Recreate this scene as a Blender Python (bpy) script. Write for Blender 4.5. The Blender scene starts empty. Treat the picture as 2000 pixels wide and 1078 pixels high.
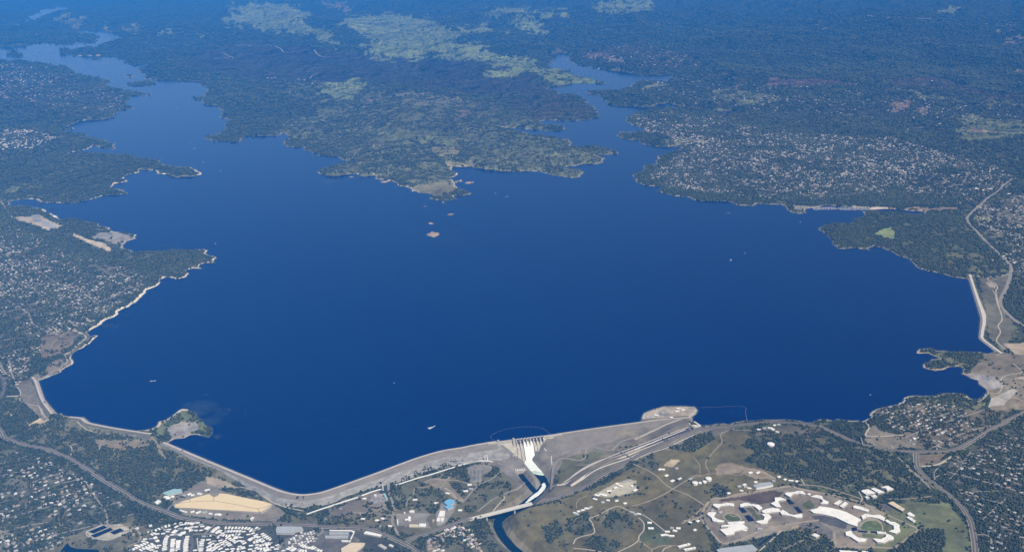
import bpy, math, random
import numpy as np
from mathutils import Matrix, Vector
random.seed(7); RNG = np.random.default_rng(7)
SC = bpy.context.scene; COL = SC.collection

# ------------------------------------------------------------------ camera
CH = 2650.0; PITCH = math.radians(19.6); ROLL = math.radians(-0.93); FPX = 1938.0
fw = np.array([0, math.cos(PITCH), -math.sin(PITCH)])
_r = np.array([1.0, 0, 0]); _u = np.cross(_r, fw)
RT = _r*math.cos(ROLL) + _u*math.sin(ROLL); UP = -_r*math.sin(ROLL) + _u*math.cos(ROLL)
cd = bpy.data.cameras.new('camera'); cam = bpy.data.objects.new('camera', cd); COL.objects.link(cam)
cd.sensor_width = 36; cd.lens = FPX/2000*36; cd.clip_start = 5; cd.clip_end = 250000
cam.matrix_world = Matrix([[RT[i], UP[i], -fw[i], (0, 0, CH)[i]] for i in range(3)] + [[0, 0, 0, 1]])
SC.camera = cam
# ------------------------------------------------------------------ sky, sun, exposure
SAZ, SEL = math.radians(140), math.radians(52)      # azimuth clockwise from the view direction
w = bpy.data.worlds.new('World'); SC.world = w; w.use_nodes = True
nt = w.node_tree; bg = nt.nodes['Background']; sky = nt.nodes.new('ShaderNodeTexSky')
sky.sky_type = 'NISHITA'; sky.sun_disc = False; sky.sun_elevation = SEL; sky.sun_rotation = SAZ; sky.dust_density = 0.2; sky.ozone_density = 2.0
nt.links.new(sky.outputs[0], bg.inputs[0]); bg.inputs[1].default_value = 0.10
sd = bpy.data.lights.new('sun', 'SUN'); sd.energy = 5.0; sd.angle = math.radians(0.5); sd.color = (1, 0.935, 0.80)
so = bpy.data.objects.new('sun', sd); COL.objects.link(so)
sv = Vector((math.sin(SAZ)*math.cos(SEL), math.cos(SAZ)*math.cos(SEL), math.sin(SEL)))
so.rotation_euler = sv.to_track_quat('Z', 'Y').to_euler(); so.location = (0, 0, 5000)
SC.view_settings.view_transform = 'Standard'; SC.view_settings.look = 'None'
SC.view_settings.exposure = 0.0; SC.view_settings.gamma = 1
SC.cycles.volume_bounces = 0; SC.cycles.max_bounces = 4; SC.cycles.diffuse_bounces = 2
HAZE_D = 2.8e-5; HAZE_C = (0.02, 0.30, 1.0); HAZE_G = -0.35

# ------------------------------------------------------------------ projection helpers
def proj(x, y, z):
    x, y, z = np.broadcast_arrays(np.asarray(x, float), y, z); z = z-CH
    d = x*fw[0]+y*fw[1]+z*fw[2]
    return (1000+FPX*(x*RT[0]+y*RT[1]+z*RT[2])/d, 539-FPX*(x*UP[0]+y*UP[1]+z*UP[2])/d)
def ray(u, v, z=0.0):
    a = (np.asarray(u, float)-1000)/FPX; b = (539-np.asarray(v, float))/FPX
    d = [fw[i]+a*RT[i]+b*UP[i] for i in range(3)]
    t = (CH-z)/(-d[2])
    return d[0]*t, d[1]*t
def S(s): # "x y x y" -> array
    a = np.array([float(k) for k in s.replace(',', ' ').split()]); return a.reshape(-1, 2)
def K(ox, oy, sc, s): return S(s)/sc+np.array([ox, oy])
# ------------------------------------------------------------------ noise
def _h(ix, iy, seed):
    n = (ix.astype(np.int64)*374761393 + iy.astype(np.int64)*668265263 + seed*1442695041) & 0xffffffff
    n = ((n ^ (n >> 13))*1274126177) & 0xffffffff
    return ((n ^ (n >> 16)) & 0xffff)/65535.0
def vn(x, y, seed=0):
    ix = np.floor(x); iy = np.floor(y); fx = x-ix; fy = y-iy
    fx = fx*fx*(3-2*fx); fy = fy*fy*(3-2*fy)
    a = _h(ix, iy, seed); b = _h(ix+1, iy, seed); c = _h(ix, iy+1, seed); d = _h(ix+1, iy+1, seed)
    return (a*(1-fx)+b*fx)*(1-fy)+(c*(1-fx)+d*fx)*fy
def fbm(x, y, o=4, seed=0, g=0.5):
    s = 0; a = 1; t = 0
    for k in range(o):
        s = s+a*vn(x*2**k+k*17.3, y*2**k-k*9.1, seed+k); t += a; a *= g
    return s/t
def ridge(x, y, o=4, seed=0):
    s = 0; a = 1; t = 0
    for k in range(o):
        n = 1-np.abs(2*vn(x*2**k+k*5.7, y*2**k+k*3.3, seed+k)-1); s = s+a*n*n; t += a; a *= .5
    return s/t
def sstep(x): x = np.clip(x, 0, 1); return x*x*(3-2*x)

# ------------------------------------------------------------------ shoreline (photo pixels -> water level)
SHORE = """75 743,88 780,110 806,122 810,146 814,163 814,177 825,221 834,265 841,287 839,
294 837,308 828,322 820,338 810,348 802,357 798,366 799,374 803,385 813,398 826,402 831,414 835,414 846,408 854,396 851,383 848,369 850,361 855,341 857,329 863,
330 866,402 896,443 913,499 936,540 953,565 961,589 964.5,614 962.5,640 956,730 924,808 895,859 880,900 873,930 867,960 861.5,1005 859,1054 853,1090 846,1182 832.5,1252 823,
1254 813,1258 806,1275 799,1297 793,1330 792.5,1357 794,1363 801,1360 808,1352 814,1353 823,1369 831,
1393 829,1435 824,1476 821,1523 819,1600 819,1635 818.5,1663 821,1684 823,1698 817,1702 805,1719 798,1740 793,1758 788,1768 777,1782 773,1824 773.6,1845 768,1873 768,1891 776,1908 780,1922 775,1928 765,1924 758,1912 749,1910 742,1891 735,1877 730,1884 721,1877 716,1859 716,1842 722,1810 720,1803 717,1805 709,
1820 701,1836 700,1825 695,1814 690,1791 690,1792 685,1800 681,1818 680,1829 685,1851 686,1889 688,1912 687,1929 691,1943 687,1934 679,1913 662,1912 651,1915 622,1903 582,1892 545.6,
1867 542,1845 536,1811 529,1800 526,1778 509,1750 496.5,1723 484,1706 481,1700 489,1672 485,1639 486,1628 478,1625 467,1611 456,1599 448,1611 441,1631 435,1656 437,1672 427,1686 424,1684 414,1709 412.5,1750 416,1806 418.6,1806 414,1764 410,1736 407.5,1700 410,1695 406,1639 403,1589 406,1572 408,1574 416,1561 418,1542 413,1536 406,1525 399,
1500 399,1476 398,1470 403,1440 401,1427 395,1395 394,1362 392,1348 386,1306 380,1284 374,1295 365,1267 363.5,1242 353,1238 346,1242 339,1256 334,1257 325,1284 320,1284 307,1314 296,1334 290.6,1337 281,1320 286,1289 287,1256 282,1250 275,1217 271,1204.5 264.5,
1211 257,1236 259,1261 257,1260 250,1236 245,1222 238,1225 228,1236 222.6,1264 218,1295 215.6,1362 215.6,1389 218,1412 225,1434 229.5,1437 220,1428 216.5,1395 217,1362 210,1328 208.7,1306 201,1287 203,1278 208.7,1245 208.7,1195 206.5,1178 195,1172 186,1147 183.6,1146 179.5,1178 178,1206 178,1222 178,1234 170,1239 163,1256 157,1278 158.6,1303 160,1309 150,1314 144,1261 149,1250 147,1228 142,1189 137,1161 133.5,1131 128.5,1117 122,1110 111,1108 103,1083 102,
1079 114,1072 125,1075 132,1097 136,1111 142.5,1139 151.6,1167 158.6,1181 161.4,1178 164.7,1150 164,1117 162.8,1100 167,1082 168,1083 178,1089 185,1133 192,1150 206,1170 222.6,1171 231,1117 237,1103 236.5,1067 235,1050 239,1103 246,1104 253,1092 256.5,1056 254.6,1000 250,967 247,1000 253,1028 260,1072 267,1111 272.7,1115 281,
1114 283.6,1117 290,1145 285.6,1172 287,1195 293,1207 301,1184 303,1167 302,1182 310,1178 317,1164 321,1139 320,1125 324.5,1089 327,1128 331,1140 338,1136 345,1117 348,1103 345.7,1069 339,1033 333.7,1000 335.7,945 329.6,928 328,920 324.6,903 326.8,884 325,881 333,895 339,889 345,882 346,884 356,902 350.4,901 354.6,887 360,892 367,909 372.7,921 378,906 382.4,884 384.4,893 390,862 392,839 388.5,846 382,820 377,809 372.7,795 365.7,778 363,772 357,761 353,736 350,732 342,706 345,700 340.7,656 342.6,625 340,622 335,636 326.8,656 322.6,678 319,682 315.6,672 314,658 307,639 306,611 306.7,611 305,639 303,608 296,594 288.6,555 283.6,553 276.7,564 271,566 265,556 260,
554 260,542 265.7,500 266,473 268.5,463 278,434 275.5,417 277.7,398 271,401 265.7,428 261.5,442 252,440 242,428 228,430 214,428 207,398 204.5,395 196,376 196,376 190.6,398 190.6,403 178,398 167,398 160,361 159.4,334 158,278 152.5,271 142,278 133.6,295 122.4,259 126.6,236 122.4,232 114,195 110,178 110,142 110,122 103.5,103 105,125 100.7,178 96,222 86,238 75,222 65.4,192 58.4,164 59,139 60,167 65.4,199 73,178 85,164 87.6,156 83.5,133 87.6,70 85,44 89,0 90.4,-60 92,-150 90,-220 100,-150 112,-60 114,
0 117,28 119.6,55 119.6,97 125,136 131,145 144.7,172 156,206 167,236 175,267 181,300 186,259 187,250 195,247 203,260 213,231 218.4,222 229.5,195 233.7,156 236.5,142 242,145 253,106 252.6,106 256,136 260,172 264.5,156 268.5,195 272.7,209 274,206 278,224 286.6,222 292,206 291,181 284,172 292,139 297.7,128 301.7,145 302,156 297.6,195 299,236 304.5,278 310,314 313,317 320,342 325.4,381 331,392 342,345 346,320 340.7,306 335,273 329.6,270 338,239 349,250 354.6,222 358.8,238 371,246 379.6,195 384,175 391,147 397,106 395,64 389.4,17 393.6,50 402,81 407.5,97 416,111 424,125 431,178 435,195 442,217 450.6,250 455,267 466,245 473,239 482.6,260 492,306 492,361 488,398 486.8,406 489.6,409 499,423 503.5,421 513,409 513,389 517,395 525.7,378 524,361 528.5,370 534,364 541,345 545,320 542.4,311 555,310 556,275 581,250 600,225 617.6,200 632.7,183 641,168 649,175 656.5,192 655,180 665,160 680,144 689,138 700,138 713,125 720,100 734"""
SH = S(SHORE.replace('\n', ' '))
# dam runs keep straight edges
def near_dam(p):
    return (p[0] < 112 and p[1] > 740) or (143 < p[0] < 290 and p[1] > 812) or (328 < p[0] < 1260 and p[1] > 820) or (1885 < p[0] < 1950 and 544 < p[1] < 692) or (1252 < p[0] < 1372 and p[1] > 791)
def fract(P, closed=True, f=lambda p: True):
    X, Y = ray(P[:, 0], P[:, 1]); W = np.stack([X, Y], 1); out = []
    rg = np.random.default_rng(3)
    n = len(W)
    for i in range(n if closed else n-1):
        a, b = W[i], W[(i+1) % n]
        seg = [a, b]
        if f(P[i]) and not (near_dam(P[i]) and near_dam(P[(i+1) % n])):
            for lvl in range(3):
                new = [seg[0]]
                for p, q in zip(seg[:-1], seg[1:]):
                    d = q-p; L = np.hypot(*d)
                    if L > 25:
                        m = (p+q)/2+np.array([-d[1], d[0]])*rg.normal()*0.10; new.append(m)
                    new.append(q)
                seg = new
        out += seg[:-1]
    return np.array(out)
LAKE = fract(SH)
ISL = [fract(S(s)) for s in ("250 167,262 161,280 158,298 160,290 168,270 169", "243 149,252 146,264 147,262 151,246 151.5", "15 111,22 106,36 105,48 109,40 112",
    "180 115,188 112,194 114,190 117", "832 460,838 456,844 451,849 454,858 457,857 460,848 464,842 462", "836 436,842 434.5,850 436,846 438,838 438", "872 420.5,880 417,888 417.5,882 421",
    "863 394.5,868 393,870 397,865 398.5", "826 403.5,833 402.5,837 404,831 405", "906 357,918 355,929 357,918 359", "680 346,688 344.5,692 346,685 347.5", "742 355.5,752 354,760 354.5,752 358",
    "803 373,808 371.5,812 373,806 374.5", "1418 416.5,1424 415.5,1430 416.5,1424 417.5", "1 20,1 20.5,2 20")]
# upper reach of the arm and a far bend, top left
ARM2 = fract(S("50 40,70 28,90 20,115 14,100 24,80 35,62 41,48 43"))
ARM3 = fract(S("12 56,20 49,40 48,52 54,45 58,20 58"))

# ------------------------------------------------------------------ terrain controls: px, py, height, relief
CT = S(""" 0 760,30 800,0 830,0 1000,0 1078,150 900,130 1078,300 900,350 940,420 980,300 1040,450 1060,580 1000,650 1050,750 1000,700 960,850 1000,850 930,930 925,900 1040,1000 900,960 950,
1090 900,1100 950,1080 1010,1130 885,1180 868,1230 850,1200 920,1200 1000,1150 1060,1300 900,1350 850,1450 860,1500 870,1400 950,1350 1000,1500 1000,1700 1000,1600 900,1700 880,1800 950,1900 1000,1990 900,1800 820,1950 760,1990 660,1960 620,1990 560,1950 450,
100 700,20 600,100 550,300 510,30 430,200 350,60 200,350 330,120 60,400 100,300 20,700 330,850 350,900 300,1050 320,800 250,600 250,500 200,700 170,900 150,1050 210,1150 145,1000 100,800 60,550 40,1200 100,1250 180,1300 240,1350 340,1500 330,1700 300,1900 320,1600 180,1900 180,1500 100,1800 60,1900 100,1000 -20,300 -40,1700 -40,
0 -78,1000 -78,2000 -78,-240 400,-240 900,2240 400,2240 900,1000 1240,200 1240,1800 1240,1750 450,960 880,1060 890,700 925,480 952,380 915,1040 900,1012 905""")
CH_ = """-5 -10 -15 -25 -28 -14 -32 -10 -20 -26 -30 -36 -33 -38 -40 -34 -41 -39 -42 -44 -50 -46
-56 -50 -46 -50 -42 -26 -24 -32 -40 -12 4 14 18 -4 -22 -25 -24 4 4 -12 -20 -8 10 10 -12 -18 2 12
12 14 14 12 10 18 25 14 40 60 80 14 16 20 16 40 40 50 80 90 40 35 90 120 110 60 25 20 22 35 40 45 60 70 150 180 160 250 200 220
250 350 250 10 -20 30 0 -70 -40 -20 14 -41 -60 -40 -30 -22 -75 -60"""
CHN = np.array([float(k) for k in CH_.split()])
assert len(CHN) == len(CT), (len(CHN), len(CT))
CX, CY = ray(CT[:, 0], CT[:, 1], np.minimum(CHN, 0))
def base_h(x, y):
    sh = x.shape; x = x.ravel(); y = y.ravel(); out = np.empty_like(x)
    for i in range(0, len(x), 60000):
        X = x[i:i+60000, None]; Y = y[i:i+60000, None]
        R = np.hypot(X, Y-0)*0.12+1
        d2 = ((X-CX)**2+(Y-CY)**2)/(R*R)+0.004
        wt = 1/d2**2.0
        out[i:i+60000] = (wt*CHN).sum(1)/wt.sum(1)
    return out.reshape(sh)

# ------------------------------------------------------------------ terrain grid
GU = np.concatenate([np.arange(-1800, -260, 20.0), np.arange(-260, 2261, 2.0), np.arange(2280, 3820, 20.0)])
GV = np.concatenate([np.arange(-80, 0, 5.0), np.arange(0, 1100, 1.8), np.arange(1100, 1250, 5.0), np.arange(1260, 1800, 15.0)])
UU, VV = np.meshgrid(GU, GV); GX, GY = ray(UU, VV)
NV, NU = GX.shape
def inside_world(poly, gx=None, gv=None):
    """even-odd fill of a world polygon on the grid, scanline by scanline in the grid's own rows"""
    pu, pv = proj(poly[:, 0], poly[:, 1], 0.0)
    m = np.zeros((NV, NU), bool)
    qu, qv = np.roll(pu, -1), np.roll(pv, -1)
    lo, hi = pv.min(), pv.max()
    for j in np.nonzero((GV >= lo) & (GV <= hi))[0]:
        v = GV[j]+1e-4
        c = (pv > v) != (qv > v)
        if not c.any(): continue
        xs = np.sort(pu[c]+(v-pv[c])*(qu[c]-pu[c])/(qv[c]-pv[c]))
        m[j] = np.searchsorted(xs, GU) % 2 == 1
    return m
water = inside_world(LAKE) | inside_world(ARM2) | inside_world(ARM3)
for p in ISL: water &= ~inside_world(p)
segs = np.concatenate([np.concatenate([p, np.roll(p, -1, 0)], 1) for p in [LAKE, ARM2, ARM3]+ISL[:-1]])
def dist_segs(x, y, sg):
    out = np.full(len(x), 1e9)
    ax, ay, bx, by = sg.T.astype(np.float32); dx, dy = bx-ax, by-ay; L2 = dx*dx+dy*dy+1e-6
    for i in range(0, len(x), 4000):
        X = x[i:i+4000, None].astype(np.float32); Y = y[i:i+4000, None].astype(np.float32)
        t = np.clip(((X-ax)*dx+(Y-ay)*dy)/L2, 0, 1)
        out[i:i+4000] = np.sqrt(((X-ax-t*dx)**2+(Y-ay-t*dy)**2).min(1))
    return out
cj = np.unique(np.r_[np.arange(0, NV, 7), NV-1]); ci = np.unique(np.r_[np.arange(0, NU, 7), NU-1])
cd_ = dist_segs(GX[np.ix_(cj, ci)].ravel(), GY[np.ix_(cj, ci)].ravel(), segs).reshape(len(cj), len(ci))
tmp = np.stack([np.interp(np.arange(NU), ci, r) for r in cd_])
DS = np.stack([np.interp(np.arange(NV), cj, tmp[:, k]) for k in range(NU)], 1)
cellw = np.hypot(GX, GY)/FPX*np.minimum(np.gradient(GU), 4)[None, :]
nearm = DS < np.maximum(90, cellw*5)
# exact distance near the shore, with the segments binned by coarse world tiles
TS = 600.0
mx, my = (segs[:, 0]+segs[:, 2])/2, (segs[:, 1]+segs[:, 3])/2
nx, ny = GX[nearm], GY[nearm]; res = DS[nearm].copy()
tkey = np.floor(nx/TS).astype(int)*100003+np.floor(ny/TS).astype(int)
order = np.argsort(tkey, kind='stable'); tk = tkey[order]; st = np.r_[0, np.nonzero(np.diff(tk))[0]+1, len(tk)]
for a, b in zip(st[:-1], st[1:]):
    idx = order[a:b]; cx0, cy0 = nx[idx].mean(), ny[idx].mean()
    sel = segs[(np.abs(mx-cx0) < TS*2.2) & (np.abs(my-cy0) < TS*2.2)]
    if len(sel): res[idx] = dist_segs(nx[idx], ny[idx], sel)
DS[nearm] = res
SD = np.where(water, -DS, DS)

RIV = S("1030 900,1040 912,1048 921,1060 935,1064 946,1052 962,1036 975,1015 991,990 1003,974 1016,972 1027,978 1040,985 1051,1000 1068,1014 1080,1040 1105,1080 1160,1120 1250")
TAIL = S("1016 925,1026 938,1038 952,1048 963")
AUX = S("1349 838,1310 852,1250 874,1200 893,1150 916,1120 936,1108 946")
rX, rY = ray(RIV[:, 0], RIV[:, 1], -91.0); tX, tY = ray(TAIL[:, 0], TAIL[:, 1], -91.0)
def polyseg(X, Y): P = np.stack([X, Y], 1); return np.concatenate([P[:-1], P[1:]], 1)
print('terrain base')
base = base_h(GX, GY)
rel = np.clip((GY-5500)/14000, 0, 1)
rel = 8+rel*200+np.clip((GY-20000)/20000, 0, 1)*120
hn = (ridge(GX/2600+3.1, GY/3200+.7, 5, 11)-.45)*rel*1.3 + (ridge(GX/950+1.3, GY/1100, 4, 14)-.45)*rel*.55 + (fbm(GX/420, GY/420, 4, 5)-.5)*(10+rel*.16) + (fbm(GX/60, GY/60, 3, 9)-.5)*3
sm = sstep(SD/(110+np.clip(GY-6000, 0, 30000)*.022))
lip = np.clip(SD*0.14, -9, 4.5)
GZ = np.where(SD > 0, (base+hn)*sm + lip*(1-sm), np.clip(SD*.16, -10, 0))
GZ = np.where((SD > 0) & (base > 2) & (SD < 400), np.maximum(GZ, lip*.8), GZ)
# the level fill of the island pad and point by the dam
def carve(sg, wd, z0, sl, box):
    m = (UU > box[0]) & (UU < box[1]) & (VV > box[2]) & (VV < box[3])
    d = dist_segs(GX[m], GY[m], sg); GZ[m] = np.minimum(GZ[m], z0+np.maximum(0, d-wd)*sl)
carve(polyseg(rX, rY), 17, -95, .75, (900, 1250, 850, 1250))
carve(polyseg(tX, tY), 11, -95, .9, (950, 1120, 860, 1000))
AXh = np.linspace(-6, -52, len(AUX))
aX, aY = ray(AUX[:, 0], AUX[:, 1], AXh)
m = (UU > 1050) & (UU < 1400) & (VV > 800) & (VV < 1000)
d = dist_segs(GX[m], GY[m], polyseg(aX, aY))
# height of the nearest point of the channel
q = np.argmin((GX[m][:, None]-aX)**2+(GY[m][:, None]-aY)**2, 1)
fin = np.interp(GX[m], aX[::-1], AXh[::-1])
GZ[m] = np.where(d < 60, np.minimum(GZ[m], fin-7+np.maximum(0, d-15)*1.1), GZ[m])
# pond bottom left
def Hz(x, y):
    u, v = proj(x, y, 0.0)
    fi = np.clip(np.interp(u, GU, np.arange(NU)), 0, NU-1.001); fj = np.clip(np.interp(v, GV, np.arange(NV)), 0, NV-1.001)
    i = fi.astype(int); j = fj.astype(int); a = fi-i; b = fj-j
    return (GZ[j, i]*(1-a)+GZ[j, i+1]*a)*(1-b)+(GZ[j+1, i]*(1-a)+GZ[j+1, i+1]*a)*b
def P3(u, v, up=0.0):
    """where the photo's ray meets the ground"""
    u = np.atleast_1d(np.asarray(u, float)); v = np.atleast_1d(np.asarray(v, float)); z = np.zeros_like(u)
    for k in range(14):
        x, y = ray(u, v, z+up); z = z*.4+Hz(x, y)*.6
    x, y = ray(u, v, z+up)
    return x, y, Hz(x, y)
PU, PV = proj(GX, GY, GZ)
SDf = SD
print('terrain ready')

# ------------------------------------------------------------------ land cover
COV = np.zeros((NV, NU, 4), np.float32); TR = np.zeros((NV, NU), np.float32)
_fw = np.clip((GY-5000)/9000, 0, 1)
wx = (fbm(GX/90, GY/90, 3, 21)-.5)*(1-_fw)+(fbm(GX/330, GY/380, 4, 23, .6)-.5)*_fw*2.2; wy = (fbm(GX/90, GY/90, 3, 22)-.5)*(1-_fw)+(fbm(GX/330, GY/380, 4, 24, .6)-.5)*_fw*2.0
def inpoly(P, x, y):
    r = np.zeros(x.shape, bool); n = len(P)
    for i in range(n):
        x1, y1 = P[i]; x2, y2 = P[(i+1) % n]
        if y1 == y2: continue
        c = (y1 > y) != (y2 > y)
        r ^= c & (x < x1+(y-y1)*(x2-x1)/(y2-y1))
    return r
def paint(P, col=None, tree=None, mot=None, rag=6.0):
    lo = P.min(0)-rag; hi = P.max(0)+rag
    m = (PU > lo[0]) & (PU < hi[0]) & (PV > lo[1]) & (PV < hi[1])
    m[m] = inpoly(P, PU[m]+wx[m]*rag*2.4, PV[m]+wy[m]*rag*1.3)
    if col is not None: COV[..., :3][m] = col
    if tree is not None: TR[m] = tree
    if mot is not None: COV[..., 3][m] = mot
OL = (.145, .135, .075); GRN = (.24, .30, .115); FOR = (.125, .14, .07); BRN = (.19, .155, .10); TAN = (.42, .36, .25); GRY = (.27, .255, .225); BURN = (.07, .068, .058)
SUBG = (.13, .13, .085); DIRT = (.30, .23, .15)
COV[..., :3] = (.15, .16, .08); COV[..., 3] = .6; TR[:] = .6
paint(S("-300 -90,2300 -90,2300 160,-300 160"), FOR, .55, .75, 0)
paint(S("-300 -90,480 -90,700 60,480 140,300 150,-300 110"), (.085, .10, .05), .5, .65)
paint(S("1100 90,1300 40,1500 50,1700 60,2300 120,2300 210,1500 150,1300 130"), (.055, .065, .035), .8, .9, 10)
# the dark burned hills of the peninsula
paint(S("340 120,450 85,560 90,700 100,820 115,950 120,1070 160,1090 190,1150 210,1170 230,1100 235,1040 205,980 190,870 180,760 160,640 165,540 160,440 150"), BURN, .18, .3, 10)
paint(S("990 180,1080 180,1150 210,1165 230,1060 235,1000 225"), (.10, .085, .06), .3, .4)
M = K
paint(S('540 260,560 240,640 200,560 190,560 160,700 160,860 190,960 200,1060 240,1110 280,1200 300,1140 345,930 330,880 380,770 350,640 340,700 300,600 280'), (.17, .185, .09), .42, .4, 10)
# built-up areas
SUB = dict(
 right=S("1225 225,1300 218,1400 225,1450 245,1600 262,1750 270,1850 300,1965 330,1985 350,1960 370,1880 398,1700 380,1640 388,1560 392,1440 385,1380 375,1300 365,1262 345,1300 318,1345 290,1300 262,1245 250"),
 rightfar=S("1250 150,1400 140,1520 170,1700 180,1990 200,1990 240,1800 230,1600 225,1400 215,1300 190"),
 ridge=S("1140 100,1250 80,1400 125,1390 140,1250 130,1160 120"),
 rightroad=S("1905 400,2010 380,2010 560,1985 530,1950 480,1905 440"),
 left=S("-60 420,60 455,130 490,230 520,300 540,270 570,220 605,160 640,110 655,70 690,50 740,-60 740"),
 leftlow=S("-60 690,60 700,45 740,20 770,-60 770"),
 leftfar=S("-60 125,80 130,160 160,240 185,240 215,150 225,60 200,-60 190"), leftmid=S("-60 250,60 255,110 270,60 290,-60 300"),
 bl=S("-60 868,60 885,140 915,190 955,280 1010,300 1025,260 1045,170 1030,100 1078,60 1100,-60 1100"),
 bc=S("830 1058,870 1035,910 1020,925 1040,960 1110,840 1110"),
 mr=S("1690 795,1760 788,1850 790,1930 800,1985 800,1930 835,1880 862,1830 878,1790 878,1760 850"),
 br=S("1845 910,1900 870,2060 790,2060 1110,1930 1110,1925 1020,1880 975,1845 935"),
 mid=S("640 985,740 955,760 1000,850 1010,845 1030,740 1030,640 1015"))
paint(SUB['right'], SUBG, .66, .5); paint(SUB['rightfar'], (.10, .105, .06), .5, .5); paint(SUB['ridge'], (.13, .11, .075), .5, .45); paint(SUB['rightroad'], SUBG, .5, .3)
paint(S("1690 380,1780 375,1860 395,1850 402,1700 405,1560 398,1560 390"), FOR, .9, .7)
paint(S("1240 335,1262 345,1300 365,1380 378,1500 390,1500 400,1400 398,1280 375,1238 350"), FOR, .85, .6)
paint(SUB['left'], SUBG, .66, .4); paint(SUB['leftlow'], SUBG, .62, .4)
paint(SUB['leftfar'], (.12, .115, .08), .55, .4); paint(SUB['bl'], (.125, .125, .085), .62, .3); paint(SUB['bc'], SUBG, .5, .1)
paint(SUB['mr'], (.15, .13, .085), .5, .2); paint(SUB['br'], (.10, .10, .075), .72, .3, 8); paint(SUB['mid'], (.20, .18, .14), .3, .1)
M = K
for P in (M(500, 0, 3.594, "95 25 240 25 350 90 380 170 480 210 590 300 570 320 430 285 320 240 150 215 0 200 -90 170 -230 150 -200 120 -60 130 0 130"),
          M(500, 0, 3.594, "-170 60 60 20 90 60 0 110 -130 120"),
          M(500, 0, 3.594, "550 150 700 110 900 100 1100 110 1250 140 1340 185 1450 200 1600 190 1797 220 1797 240 1500 240 1250 290 1500 300 1650 350 1797 400 1797 490 1600 440 1350 400 1200 380 1100 420 900 410 800 390 720 330 830 290 700 230 580 200"),
          M(500, 0, 3.594, "1390 130 1480 140 1530 160 1700 210 1500 180"), M(500, 0, 3.594, "1560 110 1720 60 1797 60 1797 90 1640 115"),
          M(500, 0, 3.594, "1600 510 1797 490 1900 520 1797 550 1650 530"),
          M(1000, 0, 3.594, "0 380 150 400 200 480 350 490 500 545 650 575 640 590 400 580 200 520 0 520"),
          M(1000, 0, 3.594, "560 30 750 0 1000 0 1010 50 870 80 740 90 600 70"), M(1000, 0, 3.594, "0 60 250 70 430 90 400 115 250 120 0 100"),
          M(1000, 0, 3.594, "0 120 150 130 230 210 200 260 60 200 0 180"), M(500, 0, 3.594, "500 580 680 560 800 600 760 640 660 700 540 710 470 680 480 640 620 640"),
          M(500, 0, 3.594, "230 665 290 650 360 670 450 690 380 710 300 690"), M(500, 0, 3.594, "890 720 940 690 1000 650 990 690 905 740"),
          M(500, 0, 3.594, "240 870 300 820 400 760 500 745 720 790 600 810 450 830 330 850 260 880"), M(500, 0, 3.594, "700 945 900 910 1040 890 1160 945 960 1000 850 970"),
          M(500, 0, 3.594, "1110 980 1330 965 1490 995 1400 1020 1200 1000"), M(500, 0, 3.594, "1230 950 1280 930 1640 950 1620 970 1300 965"),
          M(500, 0, 3.594, "220 935 300 920 430 930 380 960 240 955"), M(500, 0, 3.594, "730 1000 800 990 790 1015 740 1015"),
          M(1000, 0, 3.594, "1370 660 1440 625 1560 650 1797 680 1797 740 1650 740 1500 710 1380 710"), M(1500, 0, 3.594, "0 690 100 680 130 720 0 740"),
          M(1500, 0, 3.594, "1280 940 1400 870 1350 790 1600 830 1797 860 1797 960 1500 975"), M(1500, 0, 3.594, "850 640 1000 650 1200 680 1400 690 1390 720 1250 715 1100 690 900 660"),
          M(1500, 0, 3.594, "1500 720 1797 710 1797 750 1600 745"), M(1500, 0, 3.594, "1210 60 1300 45 1330 90 1220 90"), M(1500, 0, 3.594, "350 190 440 190 450 215 370 215"),
          M(1500, 0, 3.594, "1520 165 1797 180 1797 200 1560 190"), M(0, 0, 3.594, "690 190 760 160 780 175 750 220 700 215"), M(0, 0, 3.594, "1130 230 1200 205 1260 230 1200 250"),
          M(0, 0, 3.594, "1395 240 1480 235 1490 255 1400 260"), M(0, 0, 3.594, "880 190 960 170 985 215 900 225"), M(0, 0, 3.594, "1570 120 1700 90 1797 80 1797 170 1600 190"),
          M(0, 0, 3.594, "1620 60 1797 10 1797 50 1650 80"), M(0, 0, 3.594, "340 130 430 110 600 140 600 170 500 180"), M(0, 0, 3.594, "0 435 50 445 20 490 0 490"),
          M(1000, 260, 3.594, "200 115 300 105 310 130 210 130"), M(1000, 0, 3.594, "900 620 1000 580 1100 580 960 640"), M(1000, 0, 3.594, "1060 960 1200 950 1350 960 1300 1000 1200 1010 1100 1000"),
          M(1500, 260, 3.594, "740 700 850 660 890 720 880 740 800 735"), M(1500, 260, 3.594, "1440 600 1560 600 1620 620 1560 640 1460 625"), M(1500, 260, 3.594, "1290 580 1390 590 1385 615 1290 605"),
          M(1500, 260, 3.594, "570 195 670 195 680 215 570 215"), M(1500, 260, 3.594, "1580 940 1650 930 1690 970 1600 980"),
          M(0, 260, 3.594, "40 390 90 370 160 400 120 420 50 415"), M(0, 260, 3.594, "200 380 310 375 300 400 220 410")):
    nearp = P[:, 1].mean() > 180
    paint(P, (.17, .195, .085) if nearp else GRN if random.random() < .75 else (.22, .24, .11), .22 if nearp else .14, .3 if nearp else .2, 13)
for s in ("830 360 890 350 900 365 880 375 850 372", "780 362 830 360 870 372 862 385 846 382 820 376", "870 318 920 312 930 325 880 324", "840 290 890 285 900 300 860 305"):
    paint(S(s.replace(' ', ' ')), (.22, .21, .11), .15, .2)
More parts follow.
